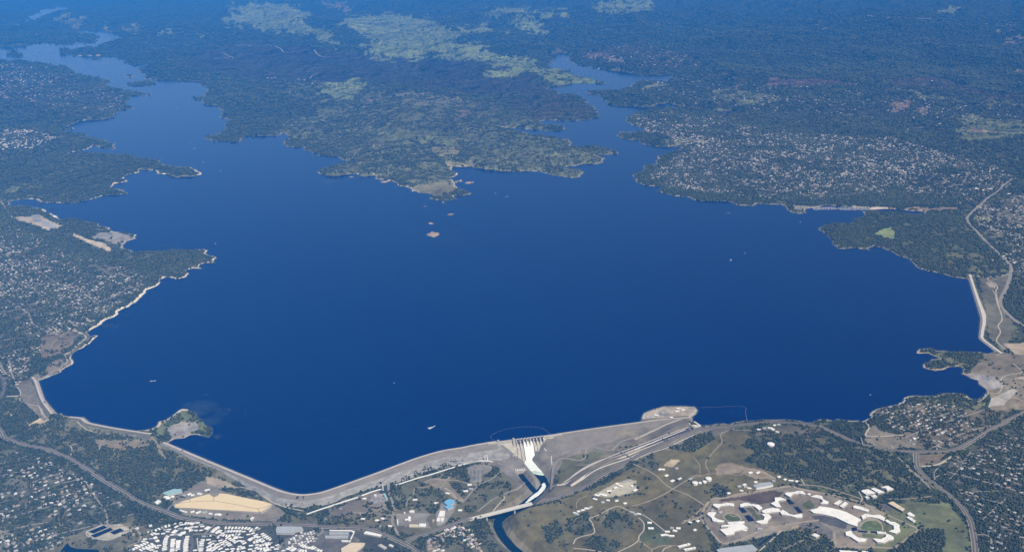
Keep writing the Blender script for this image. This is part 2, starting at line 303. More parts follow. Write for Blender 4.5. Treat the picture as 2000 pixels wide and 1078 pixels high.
for P in (M(1500, 0, 3.594, "800 710 980 720 1000 770 900 780 860 730"), M(1500, 0, 3.594, "1400 890 1600 920 1590 940 1450 935"), M(1500, 0, 3.594, "1040 765 1110 755 1180 800 1100 800"),
          M(500, 0, 3.594, "805 675 880 710 870 718 820 700"), M(500, 0, 3.594, "1450 790 1500 790 1470 815"), M(1500, 0, 3.594, "1600 285 1797 275 1797 292 1650 300"), M(1500, 0, 3.594, "260 145 350 130 345 155 290 158"),
          M(1500, 0, 3.594, "1740 480 1797 480 1797 530 1760 520"), M(500, 0, 3.594, "470 30 600 30 680 70 640 85 540 60"), M(1000, 0, 3.594, "500 390 600 370 700 390 800 430 740 440 650 410")):
    paint(P, DIRT, .15, .3, 8)
paint(M(1500, 0, 3.594, "0 545 300 545 660 575 640 590 300 600 0 600"), (.17, .12, .09), .15, .3)
paint(M(1500, 0, 3.594, "740 530 1230 550 1500 640 1797 680 1797 700 1500 680 1250 640 900 610"), (.13, .10, .07), .3, .4)
paint(M(500, 0, 3.594, "1000 660 1150 640 1300 680 1500 690 1600 760 1400 760 1200 740 1040 740"), (.19, .19, .11), .3, .3, 8)
# forests and grassland at the south shore
FD = (.15, .15, .08)
paint(S("-60 420,20 430,130 470,240 510,300 520,300 535,130 500,-60 455"), FD, .85, .5)
paint(S("240 500,400 486,425 505,400 530,370 540,320 545,290 540,240 512"), FD, .7, .4)
paint(S("0 778,60 790,85 815,50 835,0 830"), FD, .85, .4)
paint(S("50 828,100 815,170 822,220 838,290 848,340 880,420 915,470 940,440 950,340 955,310 985,210 930,150 890,60 860"), (.16, .155, .09), .58, .2)
paint(S("130 850,200 835,300 868,420 925,380 945,320 960,300 980,230 930"), FD, .82, .2)
paint(S("60 770,90 790,60 800,45 780"), BRN, .05, 0, 1)
paint(S("50 835,70 828,85 826,95 818,95 812,85 812,60 826"), TAN, .0, 0, 2)
paint(S("180 855,250 860,300 855,290 870,240 880,190 870"), (.20, .17, .11), .3, .0)
paint(S("180 1030,260 1005,300 1040,240 1078,100 1100,60 1078"), (.14, .135, .08), .5, .1)
paint(S("300 835,320 820,345 802,360 800,390 820,405 836,405 848,380 846,340 852,310 850"), (.14, .16, .07), .55, .0)
paint(M(250, 780, 3.617, "275 200 380 155 480 160 500 200 440 240 400 260 300 275"), (.30, .28, .24), .12, 0, 2)
paint(S("540 1000,620 1012,720 1000,850 985,930 960,1000 915,1040 935,1050 955,1010 1000,940 1010,830 1045,700 1030,600 1022"), (.15, .14, .08), .42, .1)
paint(S("765 955,840 930,900 912,960 908,1000 930,1000 960,930 1000,880 1005,830 1000,780 985"), (.15, .15, .085), .55, .1)
paint(M(700, 920, 6.824, "870 150 1000 95 1180 110 1330 300 1400 380 1310 390 1180 290 1000 200"), (.30, .26, .18), .05, 0, 1)
paint(M(850, 780, 3.6175, "220 480 280 460 350 455 400 470 405 500 330 530 335 580 290 595 250 585"), (.30, .28, .24), 0, 0, .5)
paint(S("1060 880,1110 875,1180 862,1250 845,1340 830,1350 840,1250 868,1150 905,1100 945,1075 940,1075 900"), (.18, .165, .12), .1, 0)
paint(M(850, 780, 3.6175, "830 460 960 440 1010 440 1000 500 920 580 850 590"), (.16, .15, .09), .35, 0)
paint(M(850, 780, 3.6175, "1170 280 1240 275 1295 295 1280 325 1220 320 1175 310"), TAN, 0, 0, 1)
paint(M(850, 780, 3.6175, "930 500 1000 490 1020 500 960 560 920 560"), (.38, .29, .2), .05, 0, 3)
paint(M(1240, 780, 8.985, "120 760 300 620 600 500 830 400 860 480 700 590 400 700 200 760"), (.30, .25, .17), .02, 0, 2)
paint(M(1240, 780, 8.985, "150 240 520 120 1050 120 1105 190 980 300 1020 360 900 350 700 340 200 390 130 320"), (.40, .36, .28), 0, 0, .5)
paint(M(1240, 780, 8.985, "140 250 190 240 170 310 210 380 150 385 125 320"), (.46, .46, .43), 0, 0, .5)
paint(M(1240, 780, 8.985, "1050 130 1105 190 1060 270 920 350 1020 380 1000 395 880 350 900 310 1040 220"), (.46, .46, .43), 0, 0, .5)
paint(M(1240, 780, 8.985, "400 230 520 190 620 250 560 300 420 290"), (.27, .26, .23), 0, 0, .5)
paint(S("540 1020,650 1022,720 1040,800 1070,820 1100,240 1100,270 1060,330 1025,370 1020,440 1028"), (.085, .09, .065), .45, 0)  # mobile home park: ground darkened for the trees and shadows between homes
paint(S("985 1078,985 1000,1070 985,1180 945,1290 880,1360 855,1440 840,1500 870,1450 900,1560 940,1400 975,1370 1010,1400 1100,1000 1100"), (.155, .14, .062), .16, 0, 4)
paint(S("975 872,1020 905,1060 878,1110 872,1250 845,1345 828,1400 838,1230 905,1120 965,1060 985,1030 985,1000 950,985 925,960 905"), (.165, .15, .10), .05, 0, 2)
paint(K(850, 780, 3.6175, '840 440 960 400 1060 390 1120 360 1200 380 1100 440 1010 510 930 570 850 590 820 520'), (.13, .135, .07), .3, 0, 1)
paint(S("1330 838,1395 830,1440 836,1340 872,1300 880"), (.2, .18, .14), .02, 0, 1)
paint(S("1090 840,1182 828,1252 818,1345 812,1350 834,1250 862,1120 890,1085 880"), (.17, .155, .115), 0, 0, 0)
paint(S("900 1030,960 1020,1000 1100,960 1100"), FD, .8, .1)
paint(M(850, 780, 3.6175, "300 900 430 880 520 1078 600 1150 350 1150"), (.12, .12, .075), .6, .1)
for s in ("1110 1010,1150 1000,1165 1030,1130 1050,1100 1035", "1190 1000,1240 1005,1235 1030,1200 1045,1180 1030", "1215 1060,1160 1045,1140 1060,1180 1090", "1060 1030,1090 1015,1100 1045,1070 1065"):
    paint(S(s), (.12, .125, .07), .6, 0)
paint(M(1200, 780, 3.6175, "380 350 600 240 700 225 710 270 640 330 560 370 460 360"), FD, .8, .2)
paint(M(1200, 780, 3.6175, "160 440 300 390 330 430 300 520 200 480"), (.13, .13, .08), .5, 0)
paint(S("1450 870,1460 858,1500 850,1560 845,1640 862,1700 880,1760 905,1800 940,1790 960,1720 950,1620 945,1560 935,1500 900"), (.13, .13, .075), .78, .1)
paint(S("1470 838,1540 828,1620 840,1560 850,1480 852"), (.15, .14, .09), .4, .1)
paint(M(1200, 780, 3.6175, "715 480 750 450 830 445 930 480 1040 490 1140 560 1000 560 900 520 720 530"), (.33, .28, .19), .02, 0, 2)
paint(M(1200, 780, 3.6175, "690 620 740 600 800 620 820 660 760 700 700 680"), (.12, .12, .075), .5, 0)
paint(M(1200, 780, 3.6175, "340 465 400 420 470 430 400 480"), (.48, .42, .28), 0, 0, 1)
PRIS = S("1372 1010,1393 975,1476 960,1540 947,1600 962,1684 985,1756 1010,1800 1032,1770 1056,1690 1074,1600 1068,1560 1030,1500 1045,1410 1066")
paint(PRIS, (.275, .245, .19), 0, 0, 1)
paint(M(1200, 780, 3.6175, "740 705 920 680 1110 640 1200 650 1120 720 1020 740 900 710 760 725"), (.11, .085, .06), 0, 0, 2)
paint(M(1360, 920, 6.82, "360 590 440 560 520 570 590 630 560 660 480 670 400 640"), (.11, .14, .05), 0, 0, .3)
paint(M(1360, 920, 6.82, "650 470 750 490 800 560 880 600 900 640 800 650 760 590"), (.12, .14, .06), 0, 0, .3)
paint(M(1360, 920, 6.82, "1400 440 1500 380 1570 440 1570 490 1470 500"), (.12, .14, .06), 0, 0, .3)
paint(M(1560, 920, 6.823, "820 720 900 660 1030 650 1110 720 1120 800 950 790 830 780"), (.10, .14, .055), 0, 0, .3)
paint(M(1560, 920, 6.823, "840 820 1140 840 1140 880 1000 890 850 870"), (.12, .14, .06), 0, 0, .3)
paint(M(1560, 920, 6.823, "160 590 420 580 650 710 620 770 420 720 230 650"), (.12, .115, .11), 0, 0, .5)
paint(M(1560, 920, 6.823, "1070 440 1200 430 1400 520 1600 700 1560 760 1400 660 1130 520"), (.12, .115, .11), 0, 0, .5)
paint(M(1560, 920, 6.823, "0 660 300 690 460 800 460 900 300 860 0 800"), (.18, .17, .15), .12, 0, .5)
paint(S("1500 1090,1530 1050,1560 1030,1625 1050,1640 1100"), FD, .85, .1)
paint(S("1730 1000,1770 980,1850 980,1890 1030,1895 1100,1700 1100"), (.13, .145, .07), .06, .05)
paint(S("1720 1100,1740 1070,1800 1035,1840 1030,1845 1060,1840 1100"), FD, .85, .1)
paint(S("1690 840,1700 828,1790 850,1790 875,1740 878,1690 865"), (.22, .20, .15), .1, 0)
paint(S("1705 830,1715 805,1760 795,1780 830,1760 850,1720 842"), FD, .8, .1)
paint(S("1770 790,1800 775,1880 785,1930 790,1900 800,1800 795"), FD, .7, .1)
paint(S("1780 888,1850 885,1830 905,1800 910"), (.17, .14, .09), .05, 0)
paint(S("1830 700,1870 695,1930 695,1985 715,1975 735,1930 730,1870 715"), FD, .7, .1)
paint(S("1920 690,2060 690,2060 800,1940 800,1930 770,1890 735"), (.20, .175, .12), .12, 0)
paint(S("1888 728,1940 735,1960 755,1935 762,1912 748"), (.27, .265, .255), .02, 0, 1)
paint(S("1935 778,1975 760,1990 762,1960 790,1930 795"), (.33, .31, .27), 0, 0, 1)
paint(S("1910 545,1975 535,1965 570,1955 600,1985 640,1960 690,1930 650,1925 600"), (.155, .15, .10), .04, 0)
paint(M(1600, 520, 4.4925, "1450 140 1510 135 1550 175 1540 188 1500 185"), (.45, .41, .33), 0, 0, .5)
paint(M(1600, 520, 4.4925, "1610 680 1797 670 1860 700 1860 780 1720 768 1660 720"), (.40, .34, .26), 0, 0, 1)
paint(M(1600, 520, 4.4925, "1670 170 1860 180 1860 400 1700 370 1630 350"), FD, .85, .1)
paint(M(1600, 520, 4.4925, "1700 990 1860 935 1860 1010 1760 985"), (.42, .36, .27), 0, 0, 1)
paint(S("1600 448,1680 422,1880 418,1900 440,1935 480,1965 515,1950 535,1880 540,1800 522,1740 490,1700 485,1630 480"), (.10, .11, .055), .75, .3)
paint(M(1500, 260, 3.594, "740 700 850 660 890 720 880 740 800 735"), GRN, .1, .1)
paint(S("1850 490,1930 500,1960 530,1900 540,1850 525"), (.12, .125, .065), .5, .2)
paint(S("30 745,60 742,75 765,95 815,85 822,60 800,45 785"), (.17, .155, .11), .02, 0, 1)
paint(S("75 665,110 645,150 642,165 650,120 690,80 700"), (.16, .135, .09), .35, 0)
paint(S("60 740,110 705,140 700,125 720,100 735,75 744"), (.19, .165, .12), .45, 0)
paint(M(0, 260, 3.594, "95 590 290 580 380 630 450 655 400 670 340 680 120 610"), (.42, .37, .28), .02, 0, 1.5)
paint(M(0, 260, 3.594, "215 575 280 570 290 610 400 650 370 675 240 620"), (.30, .295, .29), 0, 0, 1)
paint(M(0, 260, 3.594, "510 700 560 720 640 750 720 770 780 810 780 840 660 790 520 730"), (.56, .48, .35), .0, 0, 1.5)
paint(M(0, 260, 3.594, "615 740 700 700 800 690 900 715 955 745 860 760 820 780 700 745"), (.31, .30, .26), .16, 0, 1)
paint(M(1500, 260, 3.594, "850 515 1150 525 1330 522 1300 540 1100 542 1000 530"), (.22, .17, .12), .03, 0, 1.5)
paint(M(1500, 260, 3.594, "700 520 850 515 840 545 740 545"), (.36, .34, .30), .02, 0, 1)
paint(S("1550 402,1700 402,1700 409,1550 409"), (.27, .25, .2), .2, 0, 1)
paint(S("540 1070,560 1050,600 1038,660 1035,700 1050,720 1100,540 1100"), (.18, .175, .15), .25, 0, 1)
paint(S("330 975,395 940,450 960,520 975,560 1000,540 1018,440 1015,360 1005"), (.21, .195, .155), .12, 0, 1.5)
paint(S("400 930,430 935,480 958,530 980,520 975,440 958,405 945"), (.36, .31, .22), .1, 0, 1.5)
paint(S("432 950,470 955,500 968,525 975,528 984,500 980,460 966,436 960"), FD, .85, 0, 1)
paint(M(700, 920, 6.824, "140 380 200 310 340 290 400 360 380 400 200 440"), (.30, .295, .28), .05, 0, .5)
paint(M(700, 920, 6.824, "500 560 900 560 980 560 900 640 970 750 700 740 500 720"), (.27, .25, .21), .08, 0, .5)
paint(M(700, 920, 6.824, "1030 580 1110 420 1290 400 1310 460 1180 680 1060 730"), (.28, .27, .24), .0, 0, .5)
paint(M(1120, 900, 6.056, "230 400 480 270 640 220 740 230 740 360 600 400 420 430"), (.46, .42, .31), .05, 0, .6)
paint(M(1120, 900, 6.056, "810 660 870 680 1000 800 1200 960 1000 1000 800 940 760 920 830 800"), (.115, .135, .06), .05, 0, 1)
paint(M(0, 780, 3.618, "605 930 720 880 850 880 940 920 900 950 760 995 650 985"), (.40, .38, .31), 0, 0, .4)
# pale shore: beach strips where the photo shows sand
def shorestrip(P, wpx, col):
    wpx = wpx*1.2+.2
    m = (SDf > 0) & (SDf < 60*np.maximum(1, GY/8000))
    X, Y = ray(P[:, 0], P[:, 1]); sg = polyseg(X, Y)
    lo, hi = P.min(0)-12, P.max(0)+12
    m &= (UU > lo[0]) & (UU < hi[0]) & (VV > lo[1]) & (VV < hi[1])
    dd = dist_segs(GX[m], GY[m], sg); wm = wpx*np.hypot(GX[m], GY[m])/FPX
    mm = (dd < wm*3) & (SDf[m] < wm*(.6+.9*fbm(GX[m]/70, GY[m]/70, 2, 40)))
    idx = np.nonzero(m.ravel())[0][mm]
    COV.reshape(-1, 4)[idx, :3] = col; COV.reshape(-1, 4)[idx, 3] = 0; TR.reshape(-1)[idx] = 0
SANDY = (.72, .64, .50)
allm = (SDf > 0) & (SDf < (5+8*fbm(GX/120, GY/120, 2, 77))*np.clip(GY/7000, 1, 2.2)) & (~((GY < 6500) & (PU > 328) & (PU < 1260)))
COV[allm, :3] = (.30, .255, .17); COV[allm, 3] = 0; TR[allm] = 0
shorestrip(S("310 556,275 581,250 600,225 617,200 632,183 641"), 3.6, SANDY)
shorestrip(S("192 655,180 665,160 680,144 689,138 700,138 713,125 720,100 734,75 743"), 2.2, (.55, .48, .37))
shorestrip(S("294 837,308 828,322 820,338 810,348 802,357 798"), 4.5, (.52, .44, .32))
shorestrip(S("383 848,369 850,361 855,341 857"), 3, (.45, .39, .3))
shorestrip(S("320 542,345 545,364 541,370 534"), 2.4, SANDY); shorestrip(S("378 524,395 526,389 517,409 513,421 513,423 503,409 499"), 2.6, SANDY)
shorestrip(S("398 487,406 490,409 499"), 3, SANDY); shorestrip(S("81 407,97 416,111 424,125 431"), 4.5, SANDY)
shorestrip(S("267 466,245 473,239 483,260 492"), 3, (.45, .41, .35)); shorestrip(S("195 442,217 450,250 455,267 466"), 2, (.5, .45, .36))
shorestrip(S("64 389,106 395,147 397,175 391,195 384,246 380,238 371,222 359,250 355"), 2.0, (.58, .49, .38))
shorestrip(S("239 349,270 338"), 1.8, SANDY); shorestrip(S("306 335,320 341,345 346,392 342,381 331"), 2.2, SANDY); shorestrip(S("392 342,381 331,365 332"), 4, SANDY)
shorestrip(S("139 298,172 292,181 284"), 1.6, (.45, .4, .33)); shorestrip(S("260 213,231 218,222 229"), 1.5, (.5, .45, .4)); shorestrip(S("195 234,156 236"), 1.5, SANDY)
shorestrip(S("621 338,656 343,700 341,706 345,732 342,736 350,761 353,772 357,795 366,820 377,846 382,839 388,862 392,893 390,884 384,906 382,921 378"), 1.5, (.56, .47, .33))
shorestrip(S("881 333,895 339,889 345,884 356,902 350,887 360,892 367"), 1.5, SANDY)
shorestrip(S("44 89,70 85,133 88,156 84"), 1.4, (.45, .36, .33)); shorestrip(S("142 110,178 110,195 110"), 1.3, (.4, .36, .26)); shorestrip(S("278 152,334 158,398 160"), 1.3, (.45, .38, .34))
shorestrip(S("463 278,473 268,500 266,542 266,554 260"), 2.5, (.33, .28, .17)); shorestrip(S("1500 399,1440 401,1362 392,1306 380,1284 374"), 1.2, (.42, .36, .27))
shorestrip(S("1791 690,1800 681,1820 682"), 3, (.45, .34, .26)); shorestrip(S("1803 717,1805 709,1810 720,1842 722"), 2.5, (.40, .30, .22)); shorestrip(S("1877 730,1912 749,1924 758,1928 765,1922 775"), 2.5, (.3, .25, .19))
shorestrip(S("1400 829,1476 821,1600 819,1684 823,1702 805,1740 793,1768 777"), 2.0, (.42, .38, .31))
shorestrip(S("1639 486,1672 485,1700 489,1706 481,1750 496,1800 526,1867 542,1892 546"), 1.3, (.38, .34, .26)); shorestrip(S("1736 407,1764 410,1806 414"), 2.5, (.42, .3, .22))
shorestrip(S("1250 147,1228 142,1189 137,1161 133,1131 128"), 1.4, (.4, .37, .28)); shorestrip(S("1195 207,1245 209,1278 209"), 1.1, (.4, .37, .28))
for p in ISL[4:]:
    m = inside_world(p); COV[m, :3] = (.46, .34, .24); COV[m, 3] = 0; TR[m] = 0
bankd = dist_segs(GX[(GY < 5200)], GY[(GY < 5200)], polyseg(rX, rY)); mm = np.zeros_like(water); mm[GY < 5200] = (bankd < 46); TR[mm] *= .15
COV[mm, :3] = COV[mm, :3]*.4+np.array([.28, .25, .19])*.6
TR[SDf < 3] = 0
lowamb = COV[..., 3]; lowamb[SDf < 2] = 0

paint(S("945 860,1000 858,1100 842,1125 846,1135 882,1100 898,1070 962,1040 985,1015 930,985 912,940 904"), (.24, .225, .185), 0, 0, 0)
paint(S("985 872,1010 902,1022 930,1010 940,975 915,960 890"), (.22, .21, .19), 0, 0, 1)
# ------------------------------------------------------------------ materials
def mat(name): m = bpy.data.materials.new(name); m.use_nodes = True; return m, m.node_tree, m.node_tree.nodes['Principled BSDF']
def node(nt, t, **k):
    n = nt.nodes.new(t)
    for a, b in k.items():
        if a[0] == '_': n.inputs[a[1:]].default_value = b
        else: setattr(n, a, b)
    return n
def noise(nt, scale, detail=4, rough=.6):
    g = node(nt, 'ShaderNodeNewGeometry'); n = node(nt, 'ShaderNodeTexNoise'); n.inputs['Scale'].default_value = scale
    n.inputs['Detail'].default_value = detail; n.inputs['Roughness'].default_value = rough; nt.links.new(g.outputs['Position'], n.inputs['Vector']); return n.outputs['Fac']
def mr(nt, s, a, b, c, d):
    n = node(nt, 'ShaderNodeMapRange'); nt.links.new(s, n.inputs[0])
    for i, v in enumerate((a, b, c, d)): n.inputs[i+1].default_value = v
    return n.outputs[0]
def math_(nt, op, a, b):
    n = node(nt, 'ShaderNodeMath', operation=op)
    for i, v in enumerate((a, b)):
        if isinstance(v, (int, float)): n.inputs[i].default_value = v
        else: nt.links.new(v, n.inputs[i])
    return n.outputs[0]
def mixc(nt, f, a, b, bt='MIX'):
    n = node(nt, 'ShaderNodeMix', data_type='RGBA', blend_type=bt)
    for s, v in ((n.inputs[0], f), (n.inputs[6], a), (n.inputs[7], b)):
        if hasattr(v, 'links') or hasattr(v, 'node'): nt.links.new(v, s)
        else: s.default_value = v if isinstance(v, (int, float)) else tuple(v)+(1,)
    return n.outputs[2]
def bump(nt, b, h, dist, st=1.0):
    n = node(nt, 'ShaderNodeBump'); n.inputs['Distance'].default_value = dist; n.inputs['Strength'].default_value = st
    nt.links.new(h, n.inputs['Height']); nt.links.new(n.outputs[0], b.inputs['Normal'])
MT, nt, b = mat('ground_cover')
at = node(nt, 'ShaderNodeAttribute', attribute_name='cover')
n1 = noise(nt, 1/70, 7, .65); n2 = noise(nt, 1/26, 3, .6); n3 = noise(nt, 1/95, 4, .65); n4 = noise(nt, 1/420, 5, .6)
v = math_(nt, 'MULTIPLY', mr(nt, n1, .25, .75, .52, 1.22), mr(nt, n4, .3, .7, .8, 1.2))
cc = node(nt, 'ShaderNodeCombineColor'); [nt.links.new(v, cc.inputs[i]) for i in range(3)]
c = mixc(nt, 1.0, at.outputs['Color'], cc.outputs[0], 'MULTIPLY')
n5 = noise(nt, 1/1700, 4, .55); v2 = mr(nt, n5, .35, .65, .72, 1.3); c2 = node(nt, 'ShaderNodeCombineColor'); [nt.links.new(v2, c2.inputs[i]) for i in range(3)]
c = mixc(nt, 1.0, c, c2.outputs[0], 'MULTIPLY')
c = mixc(nt, mr(nt, noise(nt, 1/160, 4), .4, .65, 0, .35), c, mixc(nt, 1.0, c, (1.25, 1.0, .75), 'MULTIPLY'))
mx_ = math_(nt, 'ADD', math_(nt, 'MULTIPLY', n2, .6), math_(nt, 'MULTIPLY', n3, .6))
f = math_(nt, 'ADD', math_(nt, 'ADD', mx_, math_(nt, 'MULTIPLY', math_(nt, 'SUBTRACT', n5, .5), .5)), math_(nt, 'MULTIPLY', at.outputs['Alpha'], .38))
f = mr(nt, f, .74, .82, 0, 1)
f = math_(nt, 'MULTIPLY', f, mr(nt, at.outputs['Alpha'], 0, .25, 0, 1))
c = mixc(nt, f, c, (.05, .06, .03)); nt.links.new(c, b.inputs['Base Color']); b.inputs['Roughness'].default_value = .95; b.inputs['Specular IOR Level'].default_value = .1
g6 = node(nt, 'ShaderNodeNewGeometry'); sp6 = node(nt, 'ShaderNodeSeparateXYZ'); nt.links.new(g6.outputs['Position'], sp6.inputs[0])
n6 = noise(nt, 1/620, 6, .55); rv = math_(nt, 'ABSOLUTE', math_(nt, 'SUBTRACT', n6, .5), 0)
hb_ = math_(nt, 'ADD', math_(nt, 'MULTIPLY', n1, 9), math_(nt, 'MULTIPLY', n4, 30))
hb_ = math_(nt, 'ADD', hb_, math_(nt, 'MULTIPLY', math_(nt, 'MULTIPLY', rv, 1100), mr(nt, sp6.outputs[1], 9000, 16000, .05, 1)))
bump(nt, b, hb_, 1, 1)

MW, nt, b = mat('lake_water')
c = mixc(nt, mr(nt, noise(nt, 1/700, 5), .3, .7, 0, 1), (.0001, .003, .050), (.0001, .005, .062))
c = mixc(nt, mr(nt, noise(nt, 1/40, 4), .3, .7, 0, .5), c, (.0001, .006, .066))
at = node(nt, 'ShaderNodeAttribute', attribute_name='shallow')
c = mixc(nt, at.outputs['Fac'], c, (.09, .13, .11)); nt.links.new(c, b.inputs['Base Color'])
b.inputs['Roughness'].default_value = .12; b.inputs['IOR'].default_value = 1.33; b.inputs['Specular IOR Level'].default_value = .32
bump(nt, b, noise(nt, 1/14, 5, .7), 1.0, .5)
def plain(name, col, rough=.85, var=.18, scale=.08, spec=.3, detail=5, metallic=0, vs=None):
    m, nt, b = mat(name)
    n = noise(nt, scale, detail); v = mr(nt, n, .25, .75, 1-var, 1+var)
    cc = node(nt, 'ShaderNodeCombineColor'); [nt.links.new(v, cc.inputs[i]) for i in range(3)]
    nt.links.new(mixc(nt, 1.0, col, cc.outputs[0], 'MULTIPLY'), b.inputs['Base Color'])
    b.inputs['Roughness'].default_value = rough; b.inputs['Specular IOR Level'].default_value = spec; b.inputs['Metallic'].default_value = metallic
    return m
def attrmat(name, rough=.85, spec=.2, var=.12, scale=.3):
    m, nt, b = mat(name); at = node(nt, 'ShaderNodeAttribute', attribute_name='tint')
    v = mr(nt, noise(nt, scale, 3), .25, .75, 1-var, 1+var)
    cc = node(nt, 'ShaderNodeCombineColor'); [nt.links.new(v, cc.inputs[i]) for i in range(3)]
    nt.links.new(mixc(nt, 1.0, at.outputs['Color'], cc.outputs[0], 'MULTIPLY'), b.inputs['Base Color'])
    b.inputs['Roughness'].default_value = rough; b.inputs['Specular IOR Level'].default_value = spec
    return m
def rockmat(name, c1, c2, sc=1/30, st=1.0):
    m, nt, b = mat(name)
    g = node(nt, 'ShaderNodeNewGeometry'); mp = node(nt, 'ShaderNodeMapping'); mp.inputs['Scale'].default_value = (1, 1, 4)
    nt.links.new(g.outputs['Position'], mp.inputs['Vector'])
    n = node(nt, 'ShaderNodeTexNoise'); n.inputs['Scale'].default_value = sc; n.inputs['Detail'].default_value = 8; n.inputs['Roughness'].default_value = .7
    nt.links.new(mp.outputs[0], n.inputs['Vector'])
    c = mixc(nt, mr(nt, n.outputs['Fac'], .38, .62, 0, 1), c1, c2)
    c = mixc(nt, mr(nt, noise(nt, 1/9, 4, .7), .3, .7, 0, .3), c, tuple(k*.6 for k in c1))
    nt.links.new(c, b.inputs['Base Color']); b.inputs['Roughness'].default_value = .95; b.inputs['Specular IOR Level'].default_value = .1
    bump(nt, b, n.outputs['Fac'], 4, st); return m
MAT = dict(
 asphalt=plain('asphalt', (.115, .105, .09), .9, .2, .02), asphalt_old=plain('old_asphalt', (.25, .225, .18), .9, .2, .02), dirt=plain('dirt_track', (.31, .26, .185), .95, .2, .03),
 pale=plain('pale_gravel', (.42, .375, .29), .95, .15, .03), concrete=plain('concrete', (.42, .385, .31), .85, .16, .05), concrete_l=plain('light_concrete', (.56, .53, .46), .8, .1, .05),
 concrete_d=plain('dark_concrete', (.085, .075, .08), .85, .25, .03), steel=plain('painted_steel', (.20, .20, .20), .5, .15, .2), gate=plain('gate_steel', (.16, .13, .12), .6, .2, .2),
 white=plain('white_paint', (.76, .75, .72), .6, .06, .1), whiteroof=plain('white_roof', (.76, .74, .68), .8, .13, .035), wallw=plain('pale_wall', (.46, .43, .37), .85, .1, .1),
 greyroof=plain('grey_metal_roof', (.36, .38, .38), .5, .1, .05), blueroof=plain('blue_roof', (.17, .40, .58), .5, .1, .1), tealroof=plain('teal_roof', (.30, .45, .45), .5, .1, .1), tanroof=plain('tan_roof', (.62, .50, .34), .8, .12, .05),
 solar=plain('solar_glass', (.010, .012, .03), .35, .2, .1), cover=plain('tan_cover', (.68, .54, .31), .85, .06, .02), seam=plain('cover_seam', (.22, .17, .09), .9, .1, .1),
 foam=plain('white_foam', (.72, .75, .70), .9, .28, .16), foamg=plain('green_foam', (.50, .62, .50), .9, .3, .06), river=plain('river_water', (.002, .011, .019), .25, .3, .05, .3),
 bark=plain('bark', (.09, .07, .05), .95, .2, .5), leaf=attrmat('oak_leaves', .9, .05, .35, .25), house=attrmat('house_surfaces', .85, .15), brown=plain('brown_wall', (.20, .14, .10), .9, .1, .1),
 rock=rockmat('dam_rock_fill', (.20, .19, .165), (.36, .345, .31), 1/45), rockb=rockmat('brown_dam_fill', (.185, .165, .135), (.24, .215, .175), 1/60, .5), grassy=rockmat('grassy_embankment', (.13, .125, .09), (.17, .16, .115), 1/60, .4),
 crest=plain('crest_gravel', (.47, .42, .35), .95, .12, .03), riprap=plain('riprap', (.36, .31, .27), .95, .25, .08), marina=plain('dock_roof', (.60, .60, .60), .6, .1, .1), lane=plain('lane_paint', (.6, .6, .56), .8, .1, .1),
 red=plain('red_paint', (.35, .06, .04), .5, .1, .2), dark=plain('dark_glass', (.03, .035, .045), .2, .1, .2), bush=attrmat('drowned_bushes', .9, .05, .3))

# ------------------------------------------------------------------ mesh helpers
def tag(o, label=None, cat=None, group=None, kind=None):
    if label: o['label'] = label
    if cat: o['category'] = cat
    if group: o['group'] = group
    if kind: o['kind'] = kind
    return o
def link(o, parent=None):
    COL.objects.link(o)
    if parent is not None: o.parent = parent
    return o
def empty(name, loc=(0, 0, 0), rz=0):
    o = bpy.data.objects.new(name, None); o.location = loc; o.rotation_euler = (0, 0, rz); o.empty_display_size = 5; return link(o)
def mesh_np(name, V, F, m, parent=None, smooth=False):
    """V (n,3); F (k,3) or (k,4)"""
    me = bpy.data.meshes.new(name); V = np.ascontiguousarray(V, np.float32); F = np.ascontiguousarray(F, np.int32); k = F.shape[1]
    me.vertices.add(len(V)); me.vertices.foreach_set('co', V.ravel()); me.loops.add(F.size); me.loops.foreach_set('vertex_index', F.ravel())
    me.polygons.add(len(F)); me.polygons.foreach_set('loop_start', np.arange(0, F.size, k, dtype=np.int32)); me.polygons.foreach_set('loop_total', np.full(len(F), k, np.int32))
    if smooth: me.polygons.foreach_set('use_smooth', np.ones(len(F), bool))
    me.update(calc_edges=True); me.materials.append(m)
    return link(bpy.data.objects.new(name, me), parent)
def mesh_py(name, V, F, m, parent=None):
    me = bpy.data.meshes.new(name); me.from_pydata([tuple(map(float, v)) for v in V], [], [tuple(map(int, f)) for f in F]); me.materials.append(m); me.update()
    return link(bpy.data.objects.new(name, me), parent)
